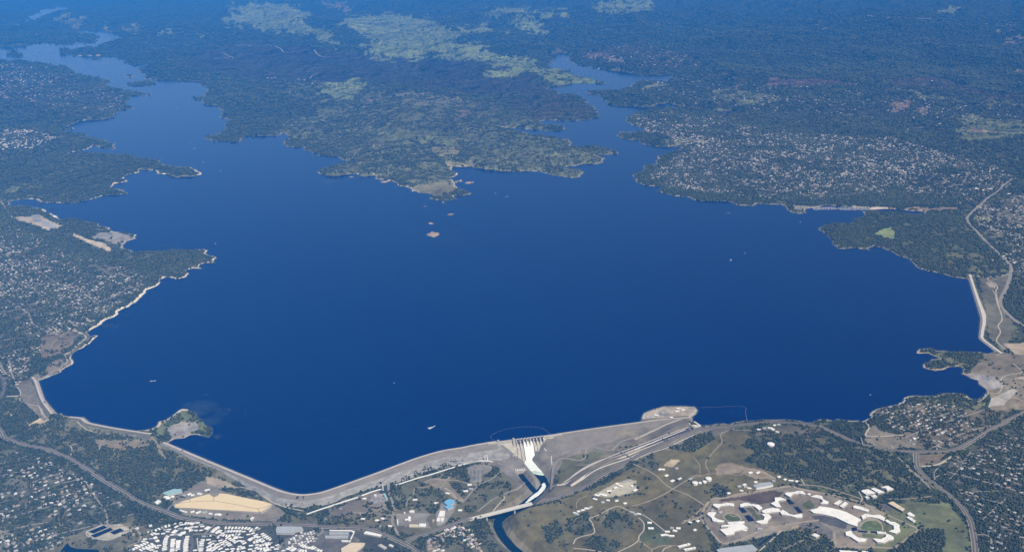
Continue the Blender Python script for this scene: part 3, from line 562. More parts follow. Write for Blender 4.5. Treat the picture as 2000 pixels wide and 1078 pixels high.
class MB:
    def __init__(s): s.V = []; s.F = []
    def add(s, V, F):
        n = len(s.V); s.V += [tuple(map(float, v)) for v in V]; s.F += [tuple(int(i)+n for i in f) for f in F]; return s
    def box(s, c, d, rz=0, taper=1.0):
        x, y, z = c; a, bb, h = d[0]/2, d[1]/2, d[2]; cs, sn = math.cos(rz), math.sin(rz); V = []
        for k, t in ((0, 1), (h, taper)):
            for i, j in ((-1, -1), (1, -1), (1, 1), (-1, 1)):
                px, py = i*a*t, j*bb*t; V.append((x+px*cs-py*sn, y+px*sn+py*cs, z+k))
        return s.add(V, [(3, 2, 1, 0), (4, 5, 6, 7), (0, 1, 5, 4), (1, 2, 6, 5), (2, 3, 7, 6), (3, 0, 4, 7)])
    def cyl(s, c, r, h, n=14, r2=None):
        r2 = r if r2 is None else r2; x, y, z = c
        V = [(x+r*math.cos(2*math.pi*i/n), y+r*math.sin(2*math.pi*i/n), z) for i in range(n)]+[(x+r2*math.cos(2*math.pi*i/n), y+r2*math.sin(2*math.pi*i/n), z+h) for i in range(n)]
        return s.add(V, [(i, (i+1) % n, n+(i+1) % n, n+i) for i in range(n)]+[tuple(range(n, 2*n)), tuple(range(n-1, -1, -1))])
    def gable(s, c, d, rz, rh, over=.5):
        x, y, z = c; a, bb = d[0]/2+over, d[1]/2+over; cs, sn = math.cos(rz), math.sin(rz)
        L = [(-a, -bb, 0), (a, -bb, 0), (a, bb, 0), (-a, bb, 0), (-a*.8, 0, rh), (a*.8, 0, rh)]
        return s.add([(x+p*cs-q*sn, y+p*sn+q*cs, z+r) for p, q, r in L], [(0, 1, 5, 4), (2, 3, 4, 5), (1, 2, 5), (3, 0, 4), (3, 2, 1, 0)])
    def prism(s, pts, z0, z1):
        n = len(pts); z0 = z0 if hasattr(z0, '__len__') else [z0]*n
        return s.add([(p[0], p[1], z0[i]) for i, p in enumerate(pts)]+[(p[0], p[1], z1) for p in pts], [(i, (i+1) % n, n+(i+1) % n, n+i) for i in range(n)]+[tuple(range(n, 2*n)), tuple(range(n-1, -1, -1))])
    def build(s, name, m, parent=None): return mesh_py(name, s.V, s.F, m, parent)

# ------------------------------------------------------------------ ground, lake
def quads(mask):
    j, i = np.nonzero(mask); a = j*NU+i
    return np.stack([a+NU, a+NU+1, a+1, a], 1)
V = np.stack([GX, GY, GZ], -1).reshape(-1, 3)
g = mesh_np('ground', V, quads(np.ones((NV-1, NU-1), bool)), MT, smooth=True); tag(g, kind='structure')
ca = g.data.color_attributes.new('cover', 'FLOAT_COLOR', 'POINT'); ca.data.foreach_set('color', COV.reshape(-1).astype(np.float32))
wm = SD < np.maximum(12, cellw*1.2); wm = wm[:-1, :-1] | wm[1:, :-1] | wm[:-1, 1:] | wm[1:, 1:]
F = quads(wm); used = np.unique(F); rm = np.full(NV*NU, -1); rm[used] = np.arange(len(used))
Vw = V[used].copy(); Vw[:, 2] = 0
wo = mesh_np('lake_water', Vw, rm[F], MW, smooth=True); tag(wo, kind='structure')
sdw = SD.ravel()[used]; gyw = GY.ravel()[used]
sh = np.clip(1+sdw/(10*np.clip(gyw/6000, 1, 2)), 0, 1)*.45
# shoals around the point, and pale bars under water off the peninsula
for (u, v_, r, s_) in ((390, 795, 90, .32), (382, 806, 60, .35), (425, 800, 30, .2), (432, 808, 40, .2), (445, 800, 25, .2), (410, 822, 60, .3), (425, 852, 22, .25), (393, 868, 16, .2), (640, 354, 90, .25), (652, 355, 50, .22), (365, 790, 30, .25), (402, 770, 18, .2), (875, 470, 150, .05), (1424, 416, 40, .2)):
    X, Y = ray(u, v_); sh = np.maximum(sh, s_*.6*np.exp(-(((Vw[:, 0]-X)/r)**2+((Vw[:, 1]-Y)/(r*.9))**2)**1.5)*(.4+1.2*fbm(Vw[:, 0]/25, Vw[:, 1]/25, 3, 6)))
a_ = wo.data.attributes.new('shallow', 'FLOAT', 'POINT'); a_.data.foreach_set('value', sh.astype(np.float32))

# ------------------------------------------------------------------ ribbons
def smoothline(X, Y, step):
    P = np.stack([X, Y], 1)
    if len(P) > 2:
        Q = [P[0]]
        for i in range(len(P)-1):
            p0, p1, p2, p3 = P[max(i-1, 0)], P[i], P[i+1], P[min(i+2, len(P)-1)]
            n = max(2, int(np.hypot(*(p2-p1))/step))
            for t in np.linspace(0, 1, n+1)[1:]:
                Q.append(.5*((2*p1)+(-p0+p2)*t+(2*p0-5*p1+4*p2-p3)*t*t+(-p0+3*p1-3*p2+p3)*t**3))
        P = np.array(Q)
    else:
        n = max(2, int(np.hypot(*(P[1]-P[0]))/step)); P = np.linspace(P[0], P[1], n+1)
    return P
def normals(P):
    T = np.gradient(P, axis=0); T /= np.hypot(T[:, 0], T[:, 1])[:, None]+1e-9
    return np.stack([-T[:, 1], T[:, 0]], 1)
ROADPTS = []
def ribbon(name, px, wd, m, up=.6, z=None, kind='structure', label=None, cat=None, parent=None, step=12, block=True, thick=0, zs=None):
    if z is None: X, Y, Z = P3(px[:, 0], px[:, 1])
    else: X, Y = ray(px[:, 0], px[:, 1], z)
    P = smoothline(X, Y, step); N = normals(P); cols = []
    offs = (-.5, -.17, .17, .5)
    for o in offs:
        Q = P+N*wd*o; zz = Hz(Q[:, 0], Q[:, 1]) if z is None else np.full(len(Q), z if np.isscalar(z) else 0.0)
        cols.append(np.stack([Q[:, 0], Q[:, 1], zz], 1))
    C = np.stack(cols, 1)
    if z is None:
        zc = C[:, :, 2].max(1, keepdims=True)*.6+C[:, :, 2]*.4
        C[:, :, 2] = zc+up
        if block: ROADPTS.append(np.c_[P, np.full(len(P), wd/2)])
    elif not np.isscalar(z):
        t = np.linspace(0, 1, len(P)); C[:, :, 2] = np.interp(t, np.linspace(0, 1, len(z)), z)[:, None]
    n = len(P); k = len(offs); V = C.reshape(-1, 3)
    F = [(i*k+j, i*k+j+1, (i+1)*k+j+1, (i+1)*k+j) for i in range(n-1) for j in range(k-1)]
    F = [f[::-1] for f in F]
    o = mesh_py(name, V, F, m, parent)
    if parent is None: tag(o, label, cat, None, kind)
    return o
HW = K(0, 780, 3.618, "-120 100 0 215 40 270 180 320 330 350 470 405 600 480 720 560 850 640 1000 730 1194 800")
HW = np.concatenate([HW, S("361 1012,416 1019,471 1022,600 1024,627 1028,705 1031,743 1040,772 1053,790 1062")])
HW2 = S("790 1062,810 1074,840 1110")
CR1 = S("790 1062,808 1049,834 1042,865 1031,900 1018,922 1011")
CR2 = S("1034 984,1071 975,1113 961,1168 935,1223 903,1250 888,1311 860,1355 842,1393 834.5,1449 829,1504 824,1545 826,1600 833,1642 851,1688 868,1747 879.5,1789 882,1852 880.5,1887 868,1933 840,2000 805,2080 768")
PR = S("1790 883,1791 910,1810 933,1845 959,1877 987,1894 1015,1901 1043,1905 1078,1906 1120")
for nme, p in (('road', HW), ('road', HW2), ('road', CR1), ('road', CR2), ('road', PR)):
    ribbon('road', p, 28, MAT['asphalt_old'], .5)
    X, Y, Z = P3(p[:, 0], p[:, 1])
    P = smoothline(X, Y, 12); N = normals(P)
    for off, wd, mm_, up in ((-7, 8.5, MAT['asphalt'], .75), (7, 8.5, MAT['asphalt'], .75), (0, 2.2, MAT['dirt'], .8), (-13.5, 2.2, MAT['pale'], .8)):
        C = []
        for o in (-.5, .5):
            Q = P+N*(off+wd*o); R = P+N*0
            zz = np.maximum.reduce([Hz(*(P+N*k).T) for k in (-19, -6, 6, 19)])*.6+Hz(Q[:, 0], Q[:, 1])*.4
            C.append(np.c_[Q, zz+up+.12])
        C = np.stack(C, 1).reshape(-1, 3); n = len(P)
        o = mesh_py('carriageway' if wd > 5 else ('median' if off == 0 else 'footpath'), C, [(2*i, 2*i+2, 2*i+3, 2*i+1) for i in range(n-1)], mm_); tag(o, kind='structure')
for s, wd, mk in (
 ("1979 349,1962 362,1945 377,1920 396,1903 411,1889 427,1898 443,1928 474,1951 496,1973 519,1974 535,1965 564,1954 587,1960 604,1978 622,2000 636,2040 655", 26, 'asphalt_old'),
 ("-5 370,0 388,17 416,24 425", 16, 'asphalt_old'), ("-40 715,0 733,9 748,5 768,-4 780,-30 800", 22, 'asphalt'),
 ("1796 911,1831 907,1859 891", 14, 'pale'), ("1795 908,1785 885", 10, 'asphalt_old'), ("1855 925,1830 930,1828 945,1840 955", 7, 'asphalt_old')):
    ribbon('road', S(s), wd, MAT[mk], .7)
# service roads and tracks
TRK = [
 (K(700, 920, 6.824, "620 0 540 30 460 90 410 150 400 220 420 320 460 420 470 480 470 560 455 650 460 700 540 860"), 13, 'asphalt_old'),
 (K(700, 920, 6.824, "-100 540 0 550 200 560 330 575 430 590 560 590 700 570 900 560"), 8, 'asphalt_old'), (K(700, 920, 6.824, "640 470 650 400 680 360 735 300 745 240 770 220 900 210 1000 190"), 5, 'dirt'),
 (K(700, 920, 6.824, "870 150 1000 100 1180 110 1350 130 1500 175 1600 180"), 7, 'dirt'), (K(700, 920, 6.824, "1180 110 1220 70 1230 30 1190 0"), 5, 'pale'), (K(700, 920, 6.824, "1150 220 1250 290 1320 380 1400 390"), 14, 'dirt'),
 (K(850, 780, 3.6175, "190 730 300 610 400 560 480 500 520 470"), 9, 'asphalt_old'), (K(850, 780, 3.6175, "400 800 450 740 490 700 485 680"), 5, 'pale'),
 (K(850, 780, 3.6175, "300 790 400 710 500 660 600 620 630 590 600 540 560 510 520 470 440 450"), 9, 'asphalt_old'), (K(850, 780, 3.6175, "0 560 80 570 150 570 220 590 290 605"), 6, 'dirt'),
 (K(850, 780, 3.6175, "815 640 830 520 850 450 900 415 1020 430 1065 400 1070 350 1130 340 1240 360 1300 310 1447 260"), 13, 'asphalt_old'),
 (K(850, 780, 3.6175, "770 345 800 375 825 385 880 350 960 335 1050 310 1170 300"), 5, 'concrete_l'), (K(850, 780, 3.6175, "825 385 820 420 825 460"), 5, 'concrete_l'),
 (K(850, 780, 3.6175, "990 462 1060 462 1110 452"), 5, 'dirt'), (K(1240, 780, 8.985, "0 700 300 560 600 420 800 350"), 15, 'pale'),
 (K(1240, 780, 8.985, "0 1060 300 930 700 780 1040 620"), 5, 'concrete_l'), (K(1240, 780, 8.985, "0 880 300 760 600 640 880 530"), 12, 'concrete_l'),
 (K(850, 780, 3.6175, "810 625 900 600 1000 520 1100 460 1200 420 1447 345"), 14, 'crest'), (K(850, 780, 3.6175, "1020 575 1100 520 1200 470 1447 380"), 9, 'concrete_l'),
 (K(1120, 900, 6.056, "700 30 830 90 930 140 1000 190 1080 270 1175 330 1350 400 1514 500 1600 560"), 7, 'dirt'), (K(1120, 900, 6.056, "700 530 850 490 1040 410 1175 330 1370 210 1440 170 1514 170"), 7, 'dirt'),
 (K(1120, 900, 6.056, "0 980 30 920 100 890 230 860 250 820 220 730 190 680 290 640 420 570 520 535 600 560 700 610 830 640 1000 760 1100 850"), 6, 'pale'),
 (K(1120, 900, 6.056, "770 670 830 730 830 820 780 880 765 940 700 990 600 1040 520 1078"), 6, 'pale'), (K(1120, 900, 6.056, "765 940 850 990 930 1040 1050 1000 1230 1000"), 6, 'dirt'), (K(1120, 900, 6.056, "930 1040 925 1078"), 5, 'dirt'),
 (K(1120, 900, 6.056, "1050 1078 1080 1030 1160 1005"), 6, 'pale'), (K(1120, 900, 6.056, "410 580 380 640 355 670"), 5, 'dirt'), (K(1120, 900, 6.056, "0 1030 120 1040 260 1060 400 1078"), 6, 'pale'),
 (K(1120, 900, 6.056, "40 560 35 500 70 450 160 410"), 4, 'dirt'), (K(1120, 900, 6.056, "1280 740 1400 670 1514 560"), 7, 'dirt'),
 (K(1200, 780, 3.6175, "800 220 750 250 760 300 700 370 650 430 650 480 670 510 650 530 530 560"), 5, 'dirt'), (K(1200, 780, 3.6175, "660 530 750 520 880 535 930 500"), 5, 'dirt'), (K(1200, 780, 3.6175, "560 410 600 460 605 520"), 4, 'dirt'),
 (K(1200, 780, 3.6175, "940 490 1040 510 1140 560"), 5, 'pale'), (K(1200, 780, 3.6175, "800 220 900 215 1000 225"), 6, 'asphalt_old'),
 (K(1200, 780, 3.6175, "490 860 600 830 640 760 690 705 800 690 1000 650 1230 615 1330 640 1447 665"), 15, 'dirt'), (K(1200, 780, 3.6175, "605 830 640 880 700 950 770 1015 900 985 1000 940 1150 900 1300 870 1447 850"), 13, 'dirt'),
 (K(1560, 920, 6.823, "0 230 200 270 500 330 750 390 900 450 1060 530 1200 590 1400 680 1580 770 1500 850 1300 1000 1200 1020 900 1010 540 1000 490 960 470 810"), 12, 'dirt'),
 (K(1560, 920, 6.823, "0 180 200 190 380 220 600 290 830 370 900 440 1060 500"), 7, 'dirt'), (K(1560, 920, 6.823, "770 410 850 380 800 270"), 6, 'pale'), (K(1560, 920, 6.823, "1200 370 1450 365 1700 340 1774 330"), 6, 'dirt'),
 (K(1560, 920, 6.823, "30 100 80 180"), 5, 'pale'), (K(1560, 920, 6.823, "1774 280 1730 200 1600 80 1500 0 1440 -60"), 6, 'pale'),
 (K(1360, 920, 6.82, "1130 790 1050 870 850 1050 820 1078"), 7, 'pale'), (K(1360, 920, 6.82, "1440 910 1100 1070"), 6, 'asphalt_old'),
 (K(1600, 700, 2.8525, "0 342 100 340 240 353 290 310 340 280 440 255 470 225 510 210 560 212"), 7, 'pale'), (K(1600, 700, 2.8525, "245 350 280 380 260 430 350 432 470 425"), 9, 'pale'),
 (K(1600, 700, 2.8525, "640 215 760 195 880 240 940 200 1000 190 1020 150 1015 110 1060 90 1130 75 1080 30"), 7, 'pale'), (K(1600, 700, 2.8525, "980 195 1050 200 1141 240"), 7, 'pale'),
 (K(1600, 700, 2.8525, "0 372 60 395 180 450 300 495 420 510"), 5, 'pale'), (K(1600, 700, 2.8525, "650 700 640 640 660 610"), 6, 'asphalt_old'), (K(1600, 700, 2.8525, "440 550 540 640 640 720"), 6, 'dirt'),
 (K(1600, 700, 2.8525, "880 980 940 985 970 1040"), 8, 'asphalt_old'), (K(1600, 700, 2.8525, "910 900 960 850 1040 780"), 7, 'asphalt_old'), (K(1600, 700, 2.8525, "1141 870 1110 930 1060 980"), 7, 'asphalt_old'), (K(1600, 700, 2.8525, "780 750 900 740 1000 735"), 6, 'asphalt_old'),
 (K(1600, 700, 2.8525, "400 480 415 500"), 5, 'pale'), (K(1600, 520, 4.4925, "1390 90 1470 100 1490 130 1540 150 1565 190 1550 220 1570 330 1600 430 1600 480 1570 520 1590 580 1555 650 1600 700 1650 745"), 8, 'pale'),
 (K(1600, 520, 4.4925, "1345 85 1500 90 1620 80 1680 60"), 9, 'crest'), (K(1600, 520, 4.4925, "1500 130 1560 110 1650 70"), 6, 'asphalt_old'), (K(1600, 520, 4.4925, "1520 210 1545 250 1555 300 1590 400"), 6, 'pale'),
 (K(0, 540, 3.993, "540 430 430 500 400 550"), 5, 'dirt'), (K(0, 540, 3.993, "470 470 500 440 560 430"), 5, 'dirt'), (K(0, 540, 3.993, "130 860 160 900 160 970 240 1000 300 1010 330 1078"), 6, 'pale'), (K(0, 540, 3.993, "50 935 150 930"), 14, 'pale'),
 (K(0, 540, 3.993, "495 600 520 640 515 680 400 750 330 790 235 800"), 5, 'pale'), (K(0, 540, 3.993, "235 540 265 570"), 5, 'dirt'),
 (K(0, 780, 3.618, "545 155 600 205 690 235 780 242"), 6, 'pale'), (K(0, 780, 3.618, "870 255 980 257"), 5, 'pale'), (K(0, 780, 3.618, "500 395 510 350 500 325 570 310"), 5, 'pale'), (K(0, 780, 3.618, "1070 260 1100 300 1120 350 1150 400"), 6, 'dirt'),
 (K(0, 780, 3.618, "700 360 715 310 760 275 850 300 930 285"), 5, 'dirt'), (K(0, 780, 3.618, "30 105 60 95 85 115"), 5, 'pale'), (K(0, 780, 3.618, "290 60 310 110 325 130"), 5, 'pale'), (K(0, 780, 3.618, "610 930 620 965 700 985 780 990 870 950 930 930"), 5, 'pale'),
 (K(250, 960, 8, "-300 550 0 545 160 620 200 700 150 780 0 850"), 9, 'dirt'), (K(250, 960, 8, "610 300 660 230 740 170 860 120"), 8, 'asphalt_old'), (K(250, 960, 8, "1380 490 1200 650"), 7, 'asphalt_old'), (K(250, 960, 8, "1010 665 1300 660 1450 730 1560 790 1640 860"), 7, 'asphalt_old'),
 (K(250, 960, 8, "640 944 635 850 660 720 730 700"), 6, 'asphalt'), (K(250, 960, 8, "850 944 850 820 870 700 930 660"), 6, 'asphalt'), (K(250, 960, 8, "100 944 300 800 560 690 640 650"), 6, 'asphalt'), (K(250, 960, 8, "1080 720 1100 900"), 5, 'concrete_l'), (K(250, 960, 8, "1000 680 990 944"), 18, 'asphalt'),
 (K(480, 960, 8, "290 80 380 130 470 180 600 235 760 270 900 300"), 6, 'pale'), (K(480, 960, 8, "1200 560 1190 640 1080 700 800 840"), 8, 'asphalt_old'), (K(480, 960, 8, "1230 500 1250 420"), 8, 'asphalt_old'),
 (K(250, 780, 3.617, "195 290 240 370 270 420"), 5, 'dirt'), (K(250, 780, 3.617, "580 600 640 590 680 620 800 620 870 640"), 8, 'dirt'), (K(250, 780, 3.617, "960 690 1050 740 1120 760"), 6, 'pale'),
 (K(500, 0, 3.594, "0 325 100 320 180 355 240 370 370 350 440 370 520 400"), 16, 'pale'), (K(0, 0, 3.594, "1560 370 1600 390 1630 410 1500 412"), 16, 'pale'), (K(0, 0, 3.594, "1560 335 1680 320 1797 330"), 16, 'pale'),
 (K(500, 0, 3.594, "380 555 400 530 450 505"), 10, 'pale'), (K(1500, 0, 3.594, "690 108 800 115 920 122 1150 130"), 40, 'pale'), (K(1500, 0, 3.594, "450 830 510 880 600 920 660 940"), 14, 'asphalt_old'), (K(1500, 0, 3.594, "1110 930 1200 870 1300 815"), 12, 'asphalt_old'), (K(1500, 0, 3.594, "960 935 1000 900 1120 890"), 14, 'pale'),
 (K(500, 0, 3.594, "185 890 200 870 260 835"), 14, 'pale'), (K(0, 260, 3.594, "820 235 900 235 1000 245 1140 265"), 9, 'pale'),
]
for p, wd, mk in TRK:
    ribbon('track' if wd < 7.5 else 'service_road', p, wd*.95, MAT[mk], .5)

# ------------------------------------------------------------------ dams
EMB = []
def embankment(name, px, label, cat, body, hz_extra=0, slope=2.3, crest=6.5, side=1, cw=11, up=12, pale='crest', band=None):
    X, Y = ray(px[:, 0], px[:, 1], 0.0); P = smoothline(X, Y, 14); N = normals(P)*side
    root = empty(name, (P[len(P)//2][0], P[len(P)//2][1], 0)); tag(root, label, cat)
    off = np.array([P[len(P)//2][0], P[len(P)//2][1], 0])
    def strip(nm, rows, m):
        C = np.stack(rows, 1)-off; k = C.shape[1]; n = len(P)
        F = [(i*k+j, (i+1)*k+j, (i+1)*k+j+1, i*k+j+1) for i in range(n-1) for j in range(k-1)]
        if side < 0: F = [f[::-1] for f in F]
        return mesh_py(nm, C.reshape(-1, 3), F, m, root)
    at_ = lambda t, z: np.c_[P+N*t, np.full(len(P), z) if np.isscalar(z) else z]
    strip('upstream_face', [at_(-14, -6.5), at_(0, 0.0), at_(up, crest)], MAT['riprap'])
    strip('crest_road', [at_(up, crest), at_(up+cw, crest)], MAT[pale])
    T = np.full(len(P), up+cw+2.0); done = np.zeros(len(P), bool)
    for k in range(90):
        z = crest-(T-up-cw)/slope; Q = P+N*T[:, None]; h = Hz(Q[:, 0], Q[:, 1]); done |= (z < h-1.0); T = np.where(done, T, T+2.5)
    ker = np.ones(5)/5; T = np.convolve(np.pad(T, 2, mode='edge'), ker, 'valid')
    rows = []
    for k in range(9):
        t = up+cw+(T-up-cw)*k/8; z = crest-(t-up-cw)/slope
        if 0 < k: z = z+(fbm((P[:, 0]+N[:, 0]*t)/18, (P[:, 1]+N[:, 1]*t)/18, 3, 15)-.5)*1.6-(1.5 if k == 8 else 0)
        rows.append(np.c_[P+N*t[:, None], z])
    if band: strip('berm', [rows[0], rows[1], rows[2], rows[3]], MAT[band]); strip('downstream_face', rows[3:], MAT[body])
    else: strip('downstream_face', rows, MAT[body])
    o_rows = np.stack(rows, 1); EMB.append((root, o_rows))
    for t in (0, 25, 45, 65): ROADPTS.append(np.c_[P+N*np.minimum(t, T)[:, None], np.full(len(P), 14)])
    return P, N
embankment('earthfill_dam', S("324 863,402 896,443 913,499 936,540 953,565 961,589 964.5,614 962.5,640 956,730 924,808 895,859 880,900 873,930 867,968 861"), 'long grey rock-fill wing dam curving along the near shore, left of the concrete spillway', 'dam', 'rock', side=-1, slope=1.72, band='rockb')
embankment('earthfill_dam', S("1084 847,1130 840,1182 832.5,1252 823,1300 817,1345 814"), 'brown smooth-faced wing dam between the concrete spillway and the round island pad', 'dam', 'rockb', side=-1, pale='pale', slope=2.0)
embankment('dike', S("68 736,75 745,88 780,108 808"), 'short straight dike at the lake\'s far left corner with pale crest road', 'dike', 'grassy', side=-1, band=None)
embankment('dike', S("140 813,163 816,177 825,221 834,265 841,300 846"), 'low straight dike running left from the wooded beach point', 'dike', 'grassy', side=-1)
embankment('earthfill_dam', S("1889 537,1892 546,1903 582,1915 622,1912 651,1913 662,1934 679,1952 692"), 'bent embankment dam at the lake\'s right edge with tan berm and green slope', 'dam', 'grassy', side=1, band='crest', pale='concrete_l')
def fan(emb, end, sweep, m):
    root, rows = emb; E_ = rows[end]; cols = []; ne = len(E_); d0 = E_[-1]-E_[0]; th = math.atan2(d0[1], d0[0]); rad_ = math.hypot(d0[0], d0[1])
    for a in np.linspace(sweep, 0, 9)[:-1]:
        p = E_[0][:2]+rad_*np.array([math.cos(th+a), math.sin(th+a)]); f = np.linspace(0, 1, ne)[:, None]
        bot = np.array([p[0], p[1], min(float(Hz(p[:1], p[1:])[0])-2, E_[-1][2]+4)]); c = E_[0]+(bot-E_[0])*f; c[1:-1, 2] += (fbm(c[1:-1, 0]/18, c[1:-1, 1]/18, 3, 15)-.5)*1.6; cols.append(c)
    cols.append(E_); V = np.concatenate(cols)-np.array(root.location)
    mesh_py('abutment_fill', V, [(i*ne+k, i*ne+k+1, (i+1)*ne+k+1, (i+1)*ne+k) for i in range(len(cols)-1) for k in range(ne-1)], m, root)
fan(EMB[0], -1, 1.1, MAT['rock'])
fan(EMB[1], 0, -1.25, MAT['rockb'])
# the small dike by the left inlet stands on land
for s in ("168 659,160 668,144 682,127 694", "143 645,158 652,168 659"):
    p = S(s); X, Y, Z = P3(p[:, 0], p[:, 1]); P = smoothline(X, Y, 12); N = normals(P); z = Hz(P[:, 0], P[:, 1]); zt = np.maximum(z, 3)+5
    root = empty('dike', (P[0][0], P[0][1], 0)); o0 = np.array([P[0][0], P[0][1], 0])
    tag(root, 'pale angled dike in the trees by the left inlet, ' + ('long lower leg' if '127' in s else 'short upper leg'), 'dike')
    for nm, ts, mk in (('crest_road', (-9, 9), 'pale'), ('embankment_face', (-30, -9), 'grassy'), ('embankment_face', (9, 30), 'grassy')):
        C = np.stack([np.c_[P+N*t, zt if abs(t) < 20 else z-2] for t in ts], 1)-o0
        mesh_py(nm, C.reshape(-1, 3), [(2*i, 2*i+2, 2*i+3, 2*i+1) for i in range(len(P)-1)], MAT[mk], root)

# concrete gravity dam with its gated spillway; s runs along the crest, t downstream
A = np.array(ray(955, 865.5, 7.0)); B = np.array(ray(1096, 847.5, 7.0)); LD = np.hypot(*(B-A)); sx = (B-A)/LD; tx = np.array([sx[1], -sx[0]])
if tx[1] > 0: tx = -tx
print('concrete dam length', LD)
DA = np.array([A[0], A[1], 0.0])
def D3(s, t, z): q = sx*s+tx*t; return (q[0], q[1], z)
dam = empty('concrete_dam', DA); tag(dam, 'tan concrete gravity dam with a gated spillway pouring white water', 'dam')
def dprism(mb, s0, s1, prof):
    n = len(prof); V = [D3(s0, t, z) for t, z in prof]+[D3(s1, t, z) for t, z in prof]
    mb.add(V, [(i, (i+1) % n, n+(i+1) % n, n+i) for i in range(n)]+[tuple(range(n-1, -1, -1)), tuple(range(n, 2*n))])
S0, S1 = LD*.372, LD*.742; BW = (S1-S0)/8
NO = [(-6, -12), (-6, 7), (6, 7), (6, -2), (70, -94), (-6, -94)]
mb = MB(); dprism(mb, -6, S0-2, NO); mb.build('dam_wall', MAT['concrete'], dam); mb = MB(); dprism(mb, S1+2, LD+6, NO); mb.build('dam_wall', MAT['concrete'], dam)
mb = MB(); dprism(mb, S0-2, S0+BW*5, [(-6, -94), (-6, -15), (2, -13), (8, -14.5), (16, -20), (30, -40), (58, -84), (70, -92), (70, -96)]); mb.build('spillway_chute', MAT['concrete'], dam)
mb = MB(); dprism(mb, S0+BW*5, S1+2, [(-6, -94), (-6, -15), (2, -13), (8, -14.5), (16, -20), (30, -38), (38, -47), (46, -49), (47, -52), (42, -60), (42, -94)]); mb.build('spillway_chute', MAT['concrete'], dam)
mb = MB(); dprism(mb, S0+BW*5+1, S1+1, [(42.3, -94), (42.3, -60), (43, -60), (43, -94)]); mb.build('flip_bucket_wall', MAT['concrete_d'], dam)
for k in range(9):
    s = S0+BW*k; wd = 3.4
    mb = MB(); dprism(mb, s-wd/2, s+wd/2, [(-9, -30), (-9, 9), (13, 9), (22, 1), (26, -26), (12, -30)]); mb.build('pier', MAT['concrete_l'], dam)
    if k in (0, 2, 5, 8) or k in (1, 6, 7):
        big = k in (0, 5, 8); h = 7 if big else 3.0; end = 66 if k <= 5 else 45
        pr = [(14, -22), (14, -10 if big else -14), (30, -38+h), (end, (-38-(end-30)*1.58)+h+4), (end, (-38-(end-30)*1.58)-3), (30, -42)]
        if k > 5: pr = [(14, -22), (14, -12), (30, -38+h), (40, -46+h), (46, -48+h), (46, -52), (30, -42)]
        mb = MB(); dprism(mb, s-(1.6 if big else .9), s+(1.6 if big else .9), pr); mb.build('training_wall', MAT['concrete_d'] if k in (1, 2, 5) else MAT['steel'], dam)
for k in range(8):
    a, b_ = S0+BW*k+1.8, S0+BW*(k+1)-1.8; up_ = 5 if k in (2, 3, 4) else 0
    mb = MB(); arc = [(3+3*math.cos(t), -6+up_+9*math.sin(t)) for t in np.linspace(-.9, 1.1, 8)]
    dprism(mb, a, b_, arc+[(p[0]-.8, p[1]) for p in arc[::-1]]); mb.build('spillway_gate', MAT['gate'], dam)
mb = MB(); dprism(mb, S0-6, S1+6, [(-5, 9), (-5, 10.4), (5, 10.4), (5, 9)]); mb.build('bridge_deck', MAT['concrete_l'], dam)
for k in range(9):
    mb = MB(); s = S0+BW*k
    for q in (-2.4, 2.4): mb.box(D3(s+q, 8, 9), (1.2, 1.2, 7)); 
    mb.box(D3(s, 8, 15), (7, 3, 2.4)); mb.build('hoist', MAT['steel'], dam)
for a_, b_, t in ((-6, S0-2, -6), (S1+2, LD+6, -6), (-6, S0-2, 5.8), (S1+2, LD+6, 5.8)): mb = MB(); dprism(mb, a_, b_, [(t-.5, 7), (t-.5, 8.2), (t+.5, 8.2), (t+.5, 7)]); mb.build('parapet', MAT['concrete_l'], dam)
mb = MB(); dprism(mb, S0-20, S0-10, [(5, -20), (5, 20), (-3, 20), (-3, 7), (4, -20)]); dprism(mb, S0-20, S0-10, [(5.1, -24), (5.1, 12), (14, 12), (22, -24)]); mb.build('elevator_tower', MAT['concrete'], dam)
mb = MB(); mb.box(D3(52, -3, 7), (11, 9, 11), math.atan2(sx[1], sx[0])); mb.build('gatehouse', MAT['greyroof'], dam)
for s_ in (105, 112, 122, 140): mb = MB(); mb.box(D3(s_, -2, 7), (5, 5, 5), math.atan2(sx[1], sx[0])); mb.build('gatehouse', MAT['wallw'], dam)
mb = MB()
for k in range(4): mb.box(D3(120+k*9, 62-k*2, -60-k*4), (4, 14, 12), math.atan2(sx[1], sx[0]))
mb.build('penstock_block', MAT['concrete_l'], dam)
